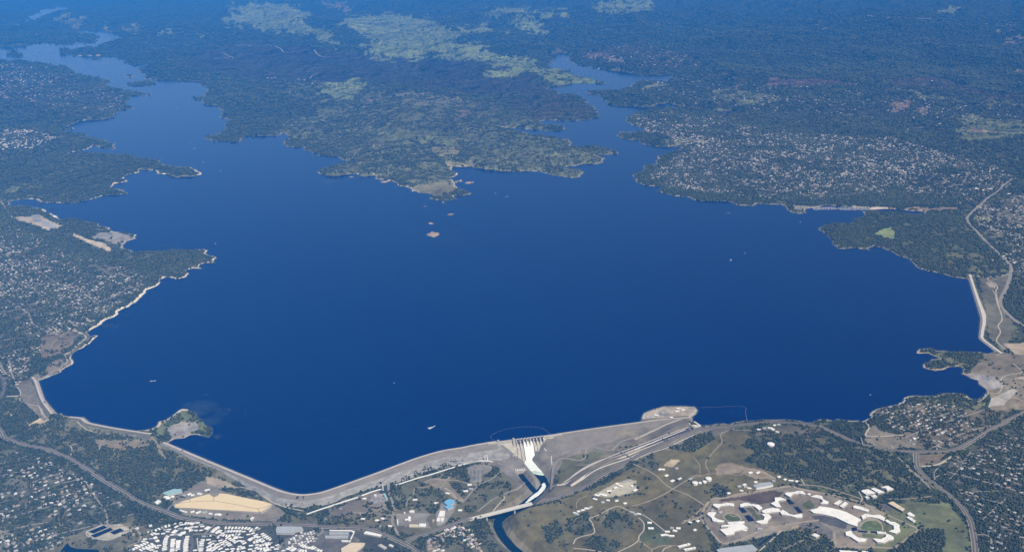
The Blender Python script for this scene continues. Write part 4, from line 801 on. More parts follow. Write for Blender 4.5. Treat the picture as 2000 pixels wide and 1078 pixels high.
# white water: sheet on the chute, foam in the basin
fo = empty('spillway_water', DA); tag(fo, kind='structure')
V = []; prof = [(4, -8), (9, -12.6), (16, -18), (30, -38), (58, -82), (66, -89)]; ns = 14
for i in range(ns+1):
    s = S0+BW*1.95+(BW*3.1)*i/ns
    for j, (t, z) in enumerate(prof):
        sp = 1 if j > 1 else (1 if (i % 5) else 1); V.append(D3(s+(j*.6 if i > ns*.8 else 0), t+random.uniform(-.5, .5), z+random.uniform(.4, 2.0)))
kk = len(prof); mesh_py('water_sheet', V, [(i*kk+j, i*kk+j+1, (i+1)*kk+j+1, (i+1)*kk+j) for i in range(ns) for j in range(kk-1)], MAT['foam'], fo)
def waterpoly(name, px, z, m, lumps=1.0, nrow=None):
    X, Y = ray(px[:, 0], px[:, 1], z); u0, v0 = px.min(0); u1, v1 = px.max(0)
    us = np.arange(u0, u1+1, 1.0); vs = np.arange(v0, v1+1, .7); a, b_ = np.meshgrid(us, vs); ins = inpoly(px, a, b_)
    gx, gy = ray(a, b_, z); V = np.stack([gx, gy, z+(fbm(gx/7, gy/7, 3, 3)-.3)*lumps], -1).reshape(-1, 3); n = len(us)
    F = [(j*n+i+n, j*n+i+n+1, j*n+i+1, j*n+i) for j in range(len(vs)-1) for i in range(n-1) if ins[j, i] or ins[j+1, i+1]]
    o = mesh_py(name, V, F, m); tag(o, kind='structure'); return o
waterpoly('whitewater', K(940, 830, 6.74, "562 515 585 470 690 445 740 500 830 600 790 625 700 600 640 610"), -89, MAT['foam'], 4)
waterpoly('green_water', K(940, 830, 6.74, "600 560 700 580 840 600 840 650 800 660 680 640 630 620"), -89.9, MAT['foamg'], 1.5)
waterpoly('whitewater', K(940, 830, 6.74, "800 775 835 760 850 800 830 845 790 890 740 930 690 960 620 1010 575 1030 640 960 690 915 740 885 770 850 800 810"), -89.0, MAT['foam'], 4)
for p, wd in ((RIV, 44), (TAIL, 30)):
    o = ribbon('river', p, wd, MAT['river'], z=-91.0 if p is RIV else -90.8, step=10)
# dividing rock wall, powerhouse, outlet
def chain(name, px, zb, ht, wd, m, parent=None, label=None, cat=None):
    X, Y = ray(px[:, 0], px[:, 1], zb+ht); P = smoothline(X, Y, 8); N = normals(P); n = len(P)
    rows = [np.c_[P-N*wd*.5, np.full(n, zb)], np.c_[P-N*wd*.5, np.full(n, zb+ht)], np.c_[P+N*wd*.5, np.full(n, zb+ht)], np.c_[P+N*wd*.5, np.full(n, zb)]]
    C = np.stack(rows, 1).reshape(-1, 3); F = [(i*4+j, i*4+j+1, i*4+4+j+1, i*4+4+j) for i in range(n-1) for j in range(3)]+[(0, 1, 2, 3), (4*n-1, 4*n-2, 4*n-3, 4*n-4)]
    o = mesh_py(name, C, F, m, parent)
    if parent is None: tag(o, label, cat)
    return o
chain('basin_wall', K(940, 830, 6.74, "560 520 620 600 655 655"), -96, 16, 8, MAT['concrete'], None, 'slanting concrete wall between the foaming basin and the powerhouse', 'wall')
chain('basin_wall', K(940, 830, 6.74, "700 445 740 500 830 590"), -96, 14, 5, MAT['concrete'], None, 'slanting concrete wall on the right of the foaming basin', 'wall')
X, Y = ray(1016, 917, -75.0); ph = empty('powerhouse', (X, Y, -96)); tag(ph, 'pale flat powerhouse at the head of the dark tailrace below the dam', 'powerhouse')
rz = math.atan2(sx[1], sx[0])-.1
MB().box((0, 0, 0), (52, 20, 21), rz).build('wall', MAT['concrete'], ph); MB().box((0, 0, 21.01), (54, 22, 1.2), rz).build('roof', MAT['concrete_l'], ph)
for k in range(4): MB().box((math.cos(rz)*(-19+k*12.5), math.sin(rz)*(-19+k*12.5)+1, 22.3), (5, 6, 3), rz).build('transformer', MAT['steel'], ph)
# pale pipeline along the toe of the wing dam
def toeline(s, label):
    p = S(s) if isinstance(s, str) else s
    X, Y, Z = P3(p[:, 0], p[:, 1]); P = smoothline(X, Y, 14); N = normals(P); z = Hz(P[:, 0], P[:, 1]); n = len(P)
    C = np.stack([np.c_[P-N*3.0, z-1], np.c_[P-N*2.4, z+3.2], np.c_[P+N*2.4, z+3.2], np.c_[P+N*3.0, z-1]], 1).reshape(-1, 3)
    o = mesh_py('pipeline', C, [(i*4+j, i*4+j+1, i*4+4+j+1, i*4+4+j) for i in range(n-1) for j in range(3)], MAT['white']); tag(o, label, 'pipeline'); ROADPTS.append(np.c_[P, np.full(n, 9)])
toeline("599 1004,640 990,676 978,700 971", 'white pipeline along the wing dam\'s foot, left end by the curve')
toeline("706 968,730 959,746 955", 'short piece of white pipeline below the wing dam, above the vehicle yard')
toeline("773 947,808 936,850 924,885 913,919 903,947 900,963 902", 'long white pipeline at the wing dam\'s foot right of the service road')
for u, v_, h, lb in ((947, 893, 34, 'left of the pair'), (951.5, 892.5, 36, 'right of the pair')):
    X, Y, Z = P3(u, v_+7); mb = MB(); mb.cyl((0, 0, 0), 3.2, h, 12, 2.8)
    o = mb.build('standpipe', MAT['white'], None); o.location = (X[0], Y[0], Z[0]-1); tag(o, 'tall white standpipe at the wing dam\'s foot, '+lb, 'standpipe')
X, Y, Z = P3(748, 957); o = MB().cyl((0, 0, 0), 3.2, 26, 12, 2.8).build('standpipe', MAT['white']); o.location = (X[0], Y[0], Z[0]-1); tag(o, 'single white standpipe above the vehicle yard', 'standpipe')

# auxiliary spillway channel and its control structure
Pc = smoothline(aX, aY, 12); Nc = normals(Pc); zc_ = np.interp(np.linspace(0, 1, len(Pc)), np.linspace(0, 1, len(AXh)), AXh)
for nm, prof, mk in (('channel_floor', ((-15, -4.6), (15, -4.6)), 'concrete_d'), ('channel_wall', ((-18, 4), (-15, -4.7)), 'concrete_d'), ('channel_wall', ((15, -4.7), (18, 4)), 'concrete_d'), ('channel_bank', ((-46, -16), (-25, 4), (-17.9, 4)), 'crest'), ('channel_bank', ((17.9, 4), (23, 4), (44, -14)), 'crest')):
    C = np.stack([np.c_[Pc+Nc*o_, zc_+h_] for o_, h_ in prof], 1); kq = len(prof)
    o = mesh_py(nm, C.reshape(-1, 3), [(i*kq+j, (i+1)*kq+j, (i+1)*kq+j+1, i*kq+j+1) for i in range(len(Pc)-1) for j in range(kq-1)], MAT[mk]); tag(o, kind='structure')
axc = np.array(ray(1352, 831.5, 2.0)); g_ = np.array([aX[1]-aX[0], aY[1]-aY[0]]); g_ /= np.hypot(*g_); ang = math.atan2(g_[1], g_[0])-math.pi/2
cs = empty('control_structure', (axc[0], axc[1], -18), 0); tag(cs, 'grey concrete gate structure at the head of the dark spillway channel', 'dam gate')
def R2(x, y): return (x*math.cos(ang)-y*math.sin(ang), x*math.sin(ang)+y*math.cos(ang))
MB().box((*R2(0, -22), 0), (62, 40, 24.5), ang).build('gate_block', MAT['concrete_l'], cs)
for k in range(7): MB().box((*R2(-27+k*9, 3), 0), (1.8, 12, 23), ang).build('pier', MAT['concrete_l'], cs)
for k in range(6): MB().box((*R2(-22.5+k*9, -1.3), 2), (6.8, 2, 14), ang).build('gate', MAT['gate'], cs)
MB().box((*R2(0, 2.5), 23.1), (62, 7, 1.2), ang).build('bridge_deck', MAT['concrete'], cs)
# small bridges crossing the channel
for a_, b_, lb in (((1205, 877), (1233, 893), 'thin footbridge crossing the dark spillway channel'), ((1680.5, 858), (1685, 872), 'short dark overpass above the road by the right shore')):
    X, Y = ray(np.array([a_[0], b_[0]]), np.array([a_[1], b_[1]]), 0.0 if a_[0] > 1500 else -22.0); L = math.hypot(X[1]-X[0], Y[1]-Y[0]); rz = math.atan2(Y[1]-Y[0], X[1]-X[0])
    zb = (14.0 if a_[0] > 1500 else -22.0); br = empty('footbridge', ((X[0]+X[1])/2, (Y[0]+Y[1])/2, zb), rz); tag(br, lb, 'bridge')
    MB().box((0, 0, -1), (L, 5, 1.4)).build('deck', MAT['concrete'], br)
    for q in (-2.3, 2.3): MB().box((0, q, .4), (L, .4, 1.2)).build('railing', MAT['steel'], br)
    for q in (-.25, .25): MB().box((L*q, 0, -20), (2, 4, 19)).build('pier', MAT['concrete'], br)

# the high bridge over the river gorge
X, Y = ray(np.array([919, 1037.0]), np.array([1013.5, 983.5]), -42.0); L = math.hypot(X[1]-X[0], Y[1]-Y[0]); rz = math.atan2(Y[1]-Y[0], X[1]-X[0]); print('bridge', L)
br = empty('road_bridge', ((X[0]+X[1])/2, (Y[0]+Y[1])/2, -42), rz); tag(br, 'long pale concrete highway bridge crossing the river gorge on two piers', 'bridge')
MB().box((0, 0, -1.6), (L+14, 26, 2.2)).build('deck', MAT['concrete_l'], br); MB().box((0, 0, -6), (L, 13, 4.35)).build('girder', MAT['concrete'], br)
for q in (-12.6, 12.6): MB().box((0, q, .62), (L+14, .6, 1.3)).build('parapet', MAT['concrete'], br)
MB().box((0, 0, .63), (L+14, .5, .12)).build('lane_line', MAT['lane'], br)
for q in (-.24, .22): MB().box((L*q, 0, -52), (6, 11, 45.9), 0, 1.0).build('pier', MAT['concrete_l'], br)
CAR = []

# ------------------------------------------------------------------ buildings
FOOT = []   # x, y, radius kept free of trees and houses
def roofshape(mb, P, z, ht): mb.prism(P, z, ht)
def polybld(px, h, name, label, cat, roof='whiteroof', wall='wallw', group=None):
    X, Y, Z = P3(px[:, 0], px[:, 1], h); zb = float(Z.min())-2; zt = float(Z.mean())+h; c = (X.mean(), Y.mean())
    pts = [(x-c[0], y-c[1]) for x, y in zip(X, Y)]
    ar = sum(pts[i][0]*pts[(i+1) % len(pts)][1]-pts[(i+1) % len(pts)][0]*pts[i][1] for i in range(len(pts)))
    if ar < 0: pts = pts[::-1]
    o = empty(name, (c[0], c[1], zb)); tag(o, label, cat, group)
    MB().prism(pts, 0, zt-zb).build('wall', MAT[wall], o)
    mb = MB(); mb.prism([(p[0]*1.012, p[1]*1.012) for p in pts], zt-zb+.01, zt-zb+.9); mb.build('roof', MAT[roof], o)
    mb = MB(); n = len(pts)
    mb2 = MB()
    for i in range(n):
        a, b_ = np.array(pts[i]), np.array(pts[(i+1) % n]); L = np.hypot(*(b_-a)); k = int(L//9)
        rzz = math.atan2(*(b_-a)[::-1])
        for q in range(k):
            c_ = a+(b_-a)*(q+.5)/k; mb2.box((c_[0], c_[1], zt-zb-h*.62), (3.2, .5, 1.6), rzz)
    for k in range(3):
        q = random.choice(pts); MB().box((q[0]*.55, q[1]*.55, zt-zb+.9), (3.5, 3, 1.6), random.random()).build('roof_unit', MAT['greyroof'], o)
    for x, y in zip(X, Y): FOOT.append((x, y, 10)); 
    for i in range(n):
        for f in (.25, .5, .75): FOOT.append((pts[i][0]*(1-f)*.9+pts[(i+1) % n][0]*f*.9+c[0], pts[i][1]*(1-f)*.9+pts[(i+1) % n][1]*f*.9+c[1], 11))
    return o
PA = lambda s: K(1360, 920, 6.82, s); PB = lambda s: K(1560, 920, 6.823, s)
cell = 'white angular prison cell block '
for s, lb in ((PA("220 460 240 435 330 430 400 408 495 422 507 465 430 450 330 458 290 502"), cell+'at the top of the leftmost yard'),
              (PA("145 575 165 545 265 542 240 590 235 610 290 640 375 655 360 672 290 675 220 660 205 620"), cell+'at the lower left of the leftmost yard'),
              (PA("585 430 640 415 690 420 730 440 830 450 880 490 835 520 800 490 770 468 690 455 590 470"), cell+'above the second yard from the left'),
              (PA("865 565 960 568 1000 605 955 650 945 690 860 695 795 675 820 660 895 648 912 605"), cell+'at the lower right of the second yard'),
              (PA("875 525 940 500 1020 485 1110 505 1120 535 1050 540 1000 545 920 560 880 540"), 'low white link building between the two middle prison yards'),
              (PA("1180 305 1200 285 1300 275 1350 255 1430 270 1460 312 1370 295 1290 300 1250 350"), cell+'at the top of the round middle yard'),
              (PA("1045 350 1120 342 1200 375 1150 385 1085 395 1130 475 1060 470 995 430 1050 400"), cell+'left of the round middle yard'),
              (PA("1115 540 1150 512 1200 540 1240 570 1300 580 1410 562 1412 612 1330 612 1250 590 1140 575"), cell+'below the round middle yard'),
              (PA("315 775 420 755 430 735 330 740 345 720 545 695 600 690 690 755 500 800 510 830 400 850"), 'big white ribbed prison industry building at the lower left'),
              (PA("410 680 490 672 640 665 642 690 500 702 430 698"), 'narrow white roof strip just above the ribbed industry building'),
              (PB("160 330 240 308 310 325 330 375 400 410 385 440 290 432 325 400 290 360"), cell+'right of the round middle yard'),
              (PB("0 255 60 262 95 312 0 295"), 'small white roof at the top of the middle prison yard'),
              (PB("150 515 250 490 275 463 400 480 560 520 640 550 830 650 780 680 780 735 650 690 480 605 340 570 200 550"), 'longest white roof, curving through the middle of the prison'),
              (PB("835 590 890 565 990 583 1080 583 1150 620 1135 662 1060 625 960 605 900 610 855 635"), cell+'above the football field yard'),
              (PB("1150 660 1180 645 1220 670 1280 678 1345 715 1340 750 1355 795 1300 822 1200 795 1270 770 1265 720 1210 700"), cell+'right of the football field yard'),
              (PB("625 808 700 790 720 830 790 880 910 900 880 935 790 935 690 870 630 850"), cell+'at the lower left of the football field yard'),
              (PB("990 895 1100 902 1160 870 1165 828 1230 850 1268 880 1265 905 1200 915 1140 948 1050 942"), cell+'at the lower right of the football field yard'),
              (PB("1045 800 1160 808 1165 835 1050 825"), 'narrow white shed roof beside the football field'),
              (PB("465 430 540 382 580 400 520 448"), 'white rectangular prison workshop, left of two side by side'), (PB("545 460 620 405 655 430 590 485"), 'white rectangular prison workshop, right of two side by side'),
              (PB("725 465 750 452 830 470 940 515 920 540 820 510 730 482"), 'white jagged-edged prison office block behind the curved roof'),
              (PB("835 265 860 245 930 235 1025 290 900 312"), 'white-roofed minimum yard dormitory at the forest edge, left'), (PB("960 230 1010 215 1145 275 1060 295"), 'white-roofed minimum yard dormitory at the forest edge, middle'),
              (PB("1095 210 1190 190 1265 235 1180 260 1160 225"), 'white-roofed minimum yard dormitory at the forest edge, right'), (PB("880 340 920 328 945 350 905 360"), 'small white roof below the forest edge dormitories, left'), (PB("960 325 1020 312 1048 338 990 350"), 'small white roof below the forest edge dormitories, right'),
              (PB("1445 565 1480 540 1550 585 1520 600 1470 592"), 'white flat shed at the prison\'s right parking area, upper'), (PB("1435 615 1470 600 1560 655 1530 672"), 'white flat shed at the prison\'s right parking area, lower'),
              (PB("170 850 215 822 280 855 235 880"), 'single square white building in the crowded prison car park'), (PB("540 1050 780 1065 785 1085 560 1085"), 'white roof cut by the photo\'s bottom edge, left'), (PB("840 1058 920 1065 930 1085 850 1085"), 'white roof cut by the photo\'s bottom edge, right')):
    polybld(s, 8, 'prison_block', lb, 'prison building', group='prison buildings')
polybld(PB("1190 425 1255 400 1415 500 1385 535"), 10, 'warehouse', 'tan long-roofed warehouse right of the prison', 'warehouse', 'tanroof', 'brown')
polybld(PA("750 185 850 150 990 140 1025 180 900 210 800 222"), 10, 'warehouse', 'grey metal warehouse with white front above the prison', 'warehouse', 'greyroof', 'white')
polybld(PA("270 1050 330 1025 740 968 815 1035 650 1085 300 1085"), 10, 'warehouse', 'large grey-roofed warehouse at the bottom below the prison', 'warehouse', 'greyroof')
polybld(K(1120, 900, 6.056, "1230 1005 1370 965 1385 985 1250 1025"), 6, 'prison_block', 'pale barracks roof at the bottom, upper of three rows', 'building', group='barracks rows')
polybld(K(1120, 900, 6.056, "1300 1040 1440 1010 1448 1030 1320 1060"), 6, 'prison_block', 'pale barracks roof at the bottom, lower of three rows', 'building', group='barracks rows')
polybld(K(250, 960, 8, "540 20 700 -40 830 -45 850 0 620 55"), 9, 'warehouse', 'teal-roofed maintenance warehouse above the tan covered field', 'warehouse', 'tealroof')
polybld(K(480, 960, 8, "470 590 490 540 640 535 870 545 900 590 780 610 740 650 480 640"), 9, 'warehouse', 'pale green-roofed warehouse between the mobile homes and the highway', 'warehouse', 'greyroof', 'wallw')
polybld(K(480, 960, 8, "1310 632 1610 632 1610 662 1305 660"), 6, 'storage_building', 'long pale blue storage roof, upper of the pair', 'warehouse', 'greyroof'); polybld(K(480, 960, 8, "1240 682 1600 685 1595 720 1240 712"), 6, 'storage_building', 'long pale blue storage roof, lower of the pair', 'warehouse', 'greyroof')
polybld(K(480, 960, 8, "1310 595 1640 598 1705 615 1650 740 1630 738 1680 640 1640 612 1310 610"), 5, 'storage_building', 'angled white storage row bending round the blue roofs', 'warehouse', 'whiteroof'); polybld(K(480, 960, 8, "1490 755 1640 758 1640 778 1500 775"), 5, 'storage_building', 'short white storage row just above the tan ribbed roof', 'warehouse', 'whiteroof')
polybld(K(480, 960, 8, "1490 885 1650 795 1860 800 1830 850 1700 944 1500 944"), 9, 'warehouse', 'tan ribbed-roof warehouse at the bottom edge', 'warehouse', 'tanroof')
polybld(K(700, 920, 6.824, "1140 415 1175 385 1215 370 1285 385 1280 420 1230 445 1275 470 1190 500 1140 470 1190 455"), 9, 'office_building', 'blue-roofed angular office building by the river', 'office', 'blueroof')
for i, (s, r, lb) in enumerate((("1060 600 1090 525 1155 525 1148 600", 'whiteroof', 'white gable warehouse below the blue roof, upper'), ("1040 665 1050 612 1095 612 1090 665", 'whiteroof', 'white gable shed below the blue roof, lower left'), ("1095 668 1100 615 1145 615 1138 668", 'whiteroof', 'white gable shed below the blue roof, lower right'),
                 ("665 660 665 600 698 600 700 660", 'whiteroof', 'upright white shed in the works yard'), ("675 545 690 520 745 520 748 550", 'whiteroof', 'small wide white shed at the works yard\'s upper edge'), ("805 735 815 695 900 695 900 735", 'whiteroof', 'white office at the works yard\'s lower edge'),
                 ("675 735 680 705 800 710 800 740", 'tanroof', 'brown office row left of the white office'), ("605 560 605 535 625 535 625 560", 'whiteroof', 'tiny white hut in the works yard'), ("70 825 100 795 310 845 290 870", 'whiteroof', 'long white hall left of the intersection'), ("400 985 420 965 470 990 450 1002", 'whiteroof', 'square white shop left of the intersection'), ("0 1000 20 950 90 955 60 1010", 'tanroof', 'tan shop roof at the bottom left of the intersection'),
                 ("255 985 300 965 380 1010 340 1030", 'wallw', 'cream shop roof under the long white hall'), ("205 310 235 300 245 325 215 335", 'whiteroof', 'white canopy in the vehicle yard'), ("330 300 360 290 390 370 370 380", 'tealroof', 'pale teal roof row on the vehicle yard\'s right'), ("515 705 515 640 530 640 530 705", 'whiteroof', 'narrow white roof beside the works yard road'))):
    polybld(K(700, 920, 6.824, s), 6, 'shed', lb, 'building', r)
polybld(K(250, 960, 8, "415 165 470 118 520 148 450 195"), 6, 'shed', 'square white roof just above the left highway', 'building'); polybld(K(250, 960, 8, "800 290 830 282 930 310 900 325"), 5, 'shed', 'white trailer roof below the tan covered field', 'building'); polybld(K(250, 960, 8, "1900 430 1940 385 1975 400 1930 450"), 5, 'shed', 'white shed below the tan field\'s right end', 'building')
# more small buildings: u, v, width, depth, roof, label
def boxbld(u, v_, wd, dp, h, rz, roof, label, name='shed', cat='building', group=None, wall='wallw', rh=1.6):
    X, Y, Z = P3(u, v_); o = empty(name, (X[0], Y[0], Z[0]-1), rz); tag(o, label, cat, group)
    MB().box((0, 0, 0), (wd, dp, h+1)).build('wall', MAT[wall], o); MB().gable((0, 0, h+1.02), (wd, dp), 0, rh).build('roof', MAT[roof], o); FOOT.append((X[0], Y[0], max(wd, dp)/2+3)); return o
LST = {
 'pale block of the ruined stone terraces right of the gorge': [K(1120, 900, 6.056, s) for s in ('20 620', '60 600', '110 585', '160 565', '200 552', '40 635')],
 'small work building among the trees left of the river': [K(700, 920, 6.824, s) for s in ('1190 300', '1480 185', '1500 240', '1430 270', '1355 525', '755 385', '1040 430', '80 370', '60 640', '330 640', '250 660', '420 735', '645 650')],
 'shed between the tan field and the teal roof': [K(250, 960, 8, s) for s in ('880 60', '960 45', '1010 60', '1120 30', '600 90', '640 110', '1240 -20')],
 'white shed in the industrial yard by the highway': [K(1120, 900, 6.056, s) for s in ("515 275", "495 322", "420 360", "665 235", "610 250", "690 300", "730 350", "560 300", "255 455", "280 410", "330 400", "370 410", "345 490", "410 470")],
 'small white house of the old prison village': [K(1120, 900, 6.056, s) for s in ("510 475", "610 505", "690 610", "735 635", "775 630", "900 735", "915 800", "1060 880", "1110 840", "1100 880", "1200 830", "1240 800", "1165 795", "1160 890", "1435 820", "1380 730", "1470 715")],
 'small building near the ruins below the island pad': [K(1120, 900, 6.056, s) for s in ("1020 105", "1060 105", "1220 90", "1255 215", "1100 178", "1170 240", "1380 215")],
 'white building of the hilltop compound above the forest': [K(1200, 780, 3.6175, s) for s in ("1020 215", "1060 205", "1130 185", "1160 180", "1120 215", "1150 232", "1100 205")],
 'pale shed in the yard above the prison': [K(1360, 920, 6.82, s) for s in ("570 205", "640 185", "655 212", "705 232", "790 150", "1030 132", "1100 80", "1180 115", "1260 130", "1335 140", "820 25", "720 25", "430 298", "600 265", "1500 312", "845 768", "210 530", "320 548", "640 790")],
 'pale trailer on the gravel island pad': [K(1240, 780, 8.985, s) for s in ("215 315", "290 318", "375 285", "740 215", "760 165", "845 190", "640 320", "490 235")],
 'white storage unit south of the field': [K(250, 960, 8, s) for s in ("1290 350", "1400 360", "1430 365", "1010 320", "1100 330", "1200 325", "1120 40", "700 85", "620 110")],
 'white farm building on the far peninsula': [K(500, 0, 3.594, s) for s in ("80 550", "110 552", "135 548", "300 560", "340 565", "395 590", "345 615", "360 612", "515 585", "870 1025", "830 1025", "910 65", "740 107", "850 410")],
 'white roof among the trees of the upper right': [K(1500, 0, 3.594, s) for s in ("870 708", "1150 570", "1190 828", "1205 873", "235 612", "1710 207", "1140 800", "825 580", "1020 668", "430 553")],
 'white commercial roof beside the right highway': [K(1500, 260, 3.594, s) for s in ("1655 865", "1670 880", "1560 395", "1465 395", "1510 405", "595 215", "710 195", "20 305", "1690 430", "1730 915", "1770 950", "1620 890", "1575 895", "1660 925")],
 'pale school roof at the far left shore': [K(0, 260, 3.594, s) for s in ("80 40", "100 35", "20 60", "50 100", "20 115", "150 10")] }
for lb, ls in LST.items():
    for p in ls:
        far = p[0][1] < 460; k = 1.6 if far else 1.0
        boxbld(p[0][0], p[0][1], random.uniform(16, 26)*k, random.uniform(10, 14)*k, 4.5*k, random.uniform(-.6, .9), random.choice(['whiteroof', 'whiteroof', 'greyroof']) if not far else 'whiteroof', lb, group=lb)
# water tanks
for i, (u, v_, r, h, lb) in enumerate((*[(*K(1200, 780, 3.6175, "570 597")[0], 14, 11, 'leftmost white water tank of the hilltop row'), (*K(1200, 780, 3.6175, "605 592")[0], 8, 7, 'smallest white water tank, second in the hilltop row'), (*K(1200, 780, 3.6175, "637 586")[0], 10, 8, 'white water tank, third in the hilltop row'), (*K(1200, 780, 3.6175, "665 568")[0], 15, 12, 'rightmost and largest white water tank of the hilltop row'), (*K(1200, 780, 3.6175, "1105 325")[0], 19, 12, 'lone round white water tank in the forest')],
                  )):
    X, Y, Z = P3(u, v_); o = empty('water_tank', (X[0], Y[0], Z[0]-1)); tag(o, lb, 'water tank', 'water tanks')
    MB().cyl((0, 0, 0), r, h, 24).build('tank_wall', MAT['white'], o); MB().cyl((0, 0, h+.01), r*1.01, r*.14, 24, r*.2).build('roof', MAT['whiteroof'], o); FOOT.append((X[0], Y[0], r+6))
# guard towers
for s, lb in ((PA("185 400"), 'at the upper left corner'), (PA("745 290"), 'on the upper road'), (PA("1290 215"), 'at the top corner'), (PA("70 640"), 'at the left corner'), (PA("1175 715"), 'below the middle yards'), (PA("155 500"), 'on the left road'), (PB("1075 505"), 'beside the right car park')):
    X, Y, Z = P3(s[0][0], s[0][1]); o = empty('guard_tower', (X[0], Y[0], Z[0]-1)); tag(o, 'slim brown guard tower '+lb+' of the prison', 'guard tower', 'guard towers')
    MB().cyl((0, 0, 0), 1.6, 13, 10).build('shaft', MAT['brown'], o); MB().cyl((0, 0, 13.01), 3.4, 3.4, 8).build('cabin', MAT['steel'], o); MB().cyl((0, 0, 16.45), 4.2, 1.2, 8, 1).build('roof', MAT['brown'], o)
# solar fields
def solar(px, label, rows=6):
    X, Y, Z = P3(px[:, 0], px[:, 1]); c = (X.mean(), Y.mean()); z = Z.max()
    o = empty('solar_array', (c[0], c[1], z)); tag(o, label, 'solar array', 'solar arrays')
    Q = np.stack([X-c[0], Y-c[1]], 1); FOOT.extend([(x, y, 18) for x, y in zip(X, Y)]); FOOT.append((c[0], c[1], 30))
    for k in range(rows):
        f0, f1 = (k+.01)/rows, (k+.97)/rows
        a, b_ = Q[0]+(Q[3]-Q[0])*f0, Q[1]+(Q[2]-Q[1])*f0; c_, d_ = Q[1]+(Q[2]-Q[1])*f1, Q[0]+(Q[3]-Q[0])*f1
        V = [(*a, 1), (*b_, 1), (*c_, 1.8), (*d_, 1.8), (*a, .8), (*b_, .8), (*c_, 1.6), (*d_, 1.6)]
        mesh_py('panel_row', V, [(0, 1, 2, 3), (7, 6, 5, 4), (0, 4, 5, 1), (1, 5, 6, 2), (2, 6, 7, 3), (3, 7, 4, 0)], MAT['solar'], o)
        mb = MB()
        for f in (.1, .5, .9): m_ = a+(b_-a)*f; mb.box((m_[0], m_[1], -2), (.5, .5, 3)); m_ = d_+(c_-d_)*f; mb.box((m_[0], m_[1], -2), (.5, .5, 3.5))
        mb.build('support_posts', MAT['steel'], o)
Z0 = lambda s: K(0, 780, 3.618, s)
solar(Z0("625 935 735 888 758 905 660 948"), 'dark solar array at the bottom left, upper of three'); solar(Z0("640 962 780 905 802 920 672 977"), 'dark solar array at the bottom left, long lower one', 7); solar(Z0("778 938 850 908 878 926 808 955"), 'dark solar array at the bottom left, short right one', 5)
solar(PA("555 485 610 475 680 550 620 560"), 'dark solar array between the two left prison yards, upper half', 5); solar(PA("640 590 700 580 785 660 700 672"), 'dark solar array between the two left prison yards, lower half', 6)
solar(PA("1185 375 1240 370 1310 435 1250 445"), 'dark solar array left of the round yard, upper half', 5); solar(PA("1300 480 1350 470 1425 550 1360 555"), 'dark solar array left of the round yard, lower half', 5)
solar(PA("815 975 1040 815 1070 828 850 995"), 'long dark solar array below the prison, beside the grey warehouse', 4); solar(PA("832 915 880 880 900 895 850 930"), 'small dark solar array beside the long one below the prison', 3)
solar(PB("705 750 770 745 785 790 710 795"), 'dark solar array left of the football field', 4); solar(PB("790 785 915 795 915 818 790 808"), 'dark solar array below the football field, left piece', 3); solar(PB("960 795 1040 800 1040 825 960 820"), 'dark solar array below the football field, right piece', 3)
# the tan covered field
px = K(250, 780, 3.617, "320 745 390 715 470 690 600 655 650 660 700 668 850 705 960 725 1020 745 1010 765 975 790 940 808 860 800 700 785 560 775 430 768 330 765")
X, Y, Z = P3(px[:, 0], px[:, 1]); zc = float(np.percentile(Z, 70))+1; c = (X.mean(), Y.mean()); o = empty('covered_field', (c[0], c[1], zc)); tag(o, 'big pointed tan field of fabric cover with thin dark seams', 'covered field')
pts = [(x-c[0], y-c[1]) for x, y in zip(X, Y)]
MB().prism(pts, -22, .0).build('bank', MAT['pale'], o)
mb = MB(); mb.prism([(p[0]*.97, p[1]*.97) for p in pts], .01, 1.0); mb.build('cover', MAT['cover'], o)
for s in ("345 735 440 722 600 716 760 740 915 768 1005 747", "615 670 600 716", "915 768 935 800", "432 706 440 722"):
    q = K(250, 780, 3.617, s); X2, Y2 = ray(q[:, 0], q[:, 1], zc+1); P = smoothline(X2-c[0], Y2-c[1], 15); N = normals(P)
    C = np.stack([np.c_[P-N*1.3, np.full(len(P), 1.15)], np.c_[P+N*1.3, np.full(len(P), 1.15)]], 1).reshape(-1, 3); mesh_py('seam', C, [(2*i, 2*i+2, 2*i+3, 2*i+1) for i in range(len(P)-1)], MAT['seam'], o)
fx, fy = np.meshgrid(np.linspace(X.min(), X.max(), 40), np.linspace(Y.min(), Y.max(), 40)); ii = inpoly(np.stack([X, Y], 1), fx, fy); FOOT.extend([(a, b_, 14) for a, b_ in zip(fx[ii], fy[ii])])
# fields' chalk and running track
for s in ("360 600 395 570 450 560 520 570 570 600 600 640 560 665 480 672 400 650 360 600",): ribbon('running_track', PA(s), 3.5, MAT['pale'], .4, block=False)
for s in ("820 740 850 690 920 655 1000 645 1070 670 1115 730 1120 790",): ribbon('running_track', PB(s), 4, MAT['pale'], .4, block=False)
ribbon('infield', PA("445 575 490 600 535 590"), 6, MAT['dirt'], .4, block=False)
for s in ("970 660 1030 662", "985 690 1040 692", "990 715 1045 716", "940 745 1070 760"): ribbon('field_line', PB(s), 1.6, MAT['pale'], .4, block=False)
px = K(0, 780, 3.618, "400 1140 425 1075 450 1040 475 1010 500 1040 545 1052 620 1055 690 1058 705 1080 700 1140"); X, Y, Z = P3(px[:, 0], px[:, 1]); zp = float(np.percentile(Z, 80))+1.5; X, Y = ray(px[:, 0], px[:, 1], zp)
o = MB().prism([(a, b_) for a, b_ in zip(X, Y)][::-1], zp-6, zp).build('pond_water', MAT['river']); tag(o, kind='structure'); FOOT.extend([(x, y, 22) for x, y in zip(X, Y)]); FOOT.append((X.mean(), Y.mean(), 60))
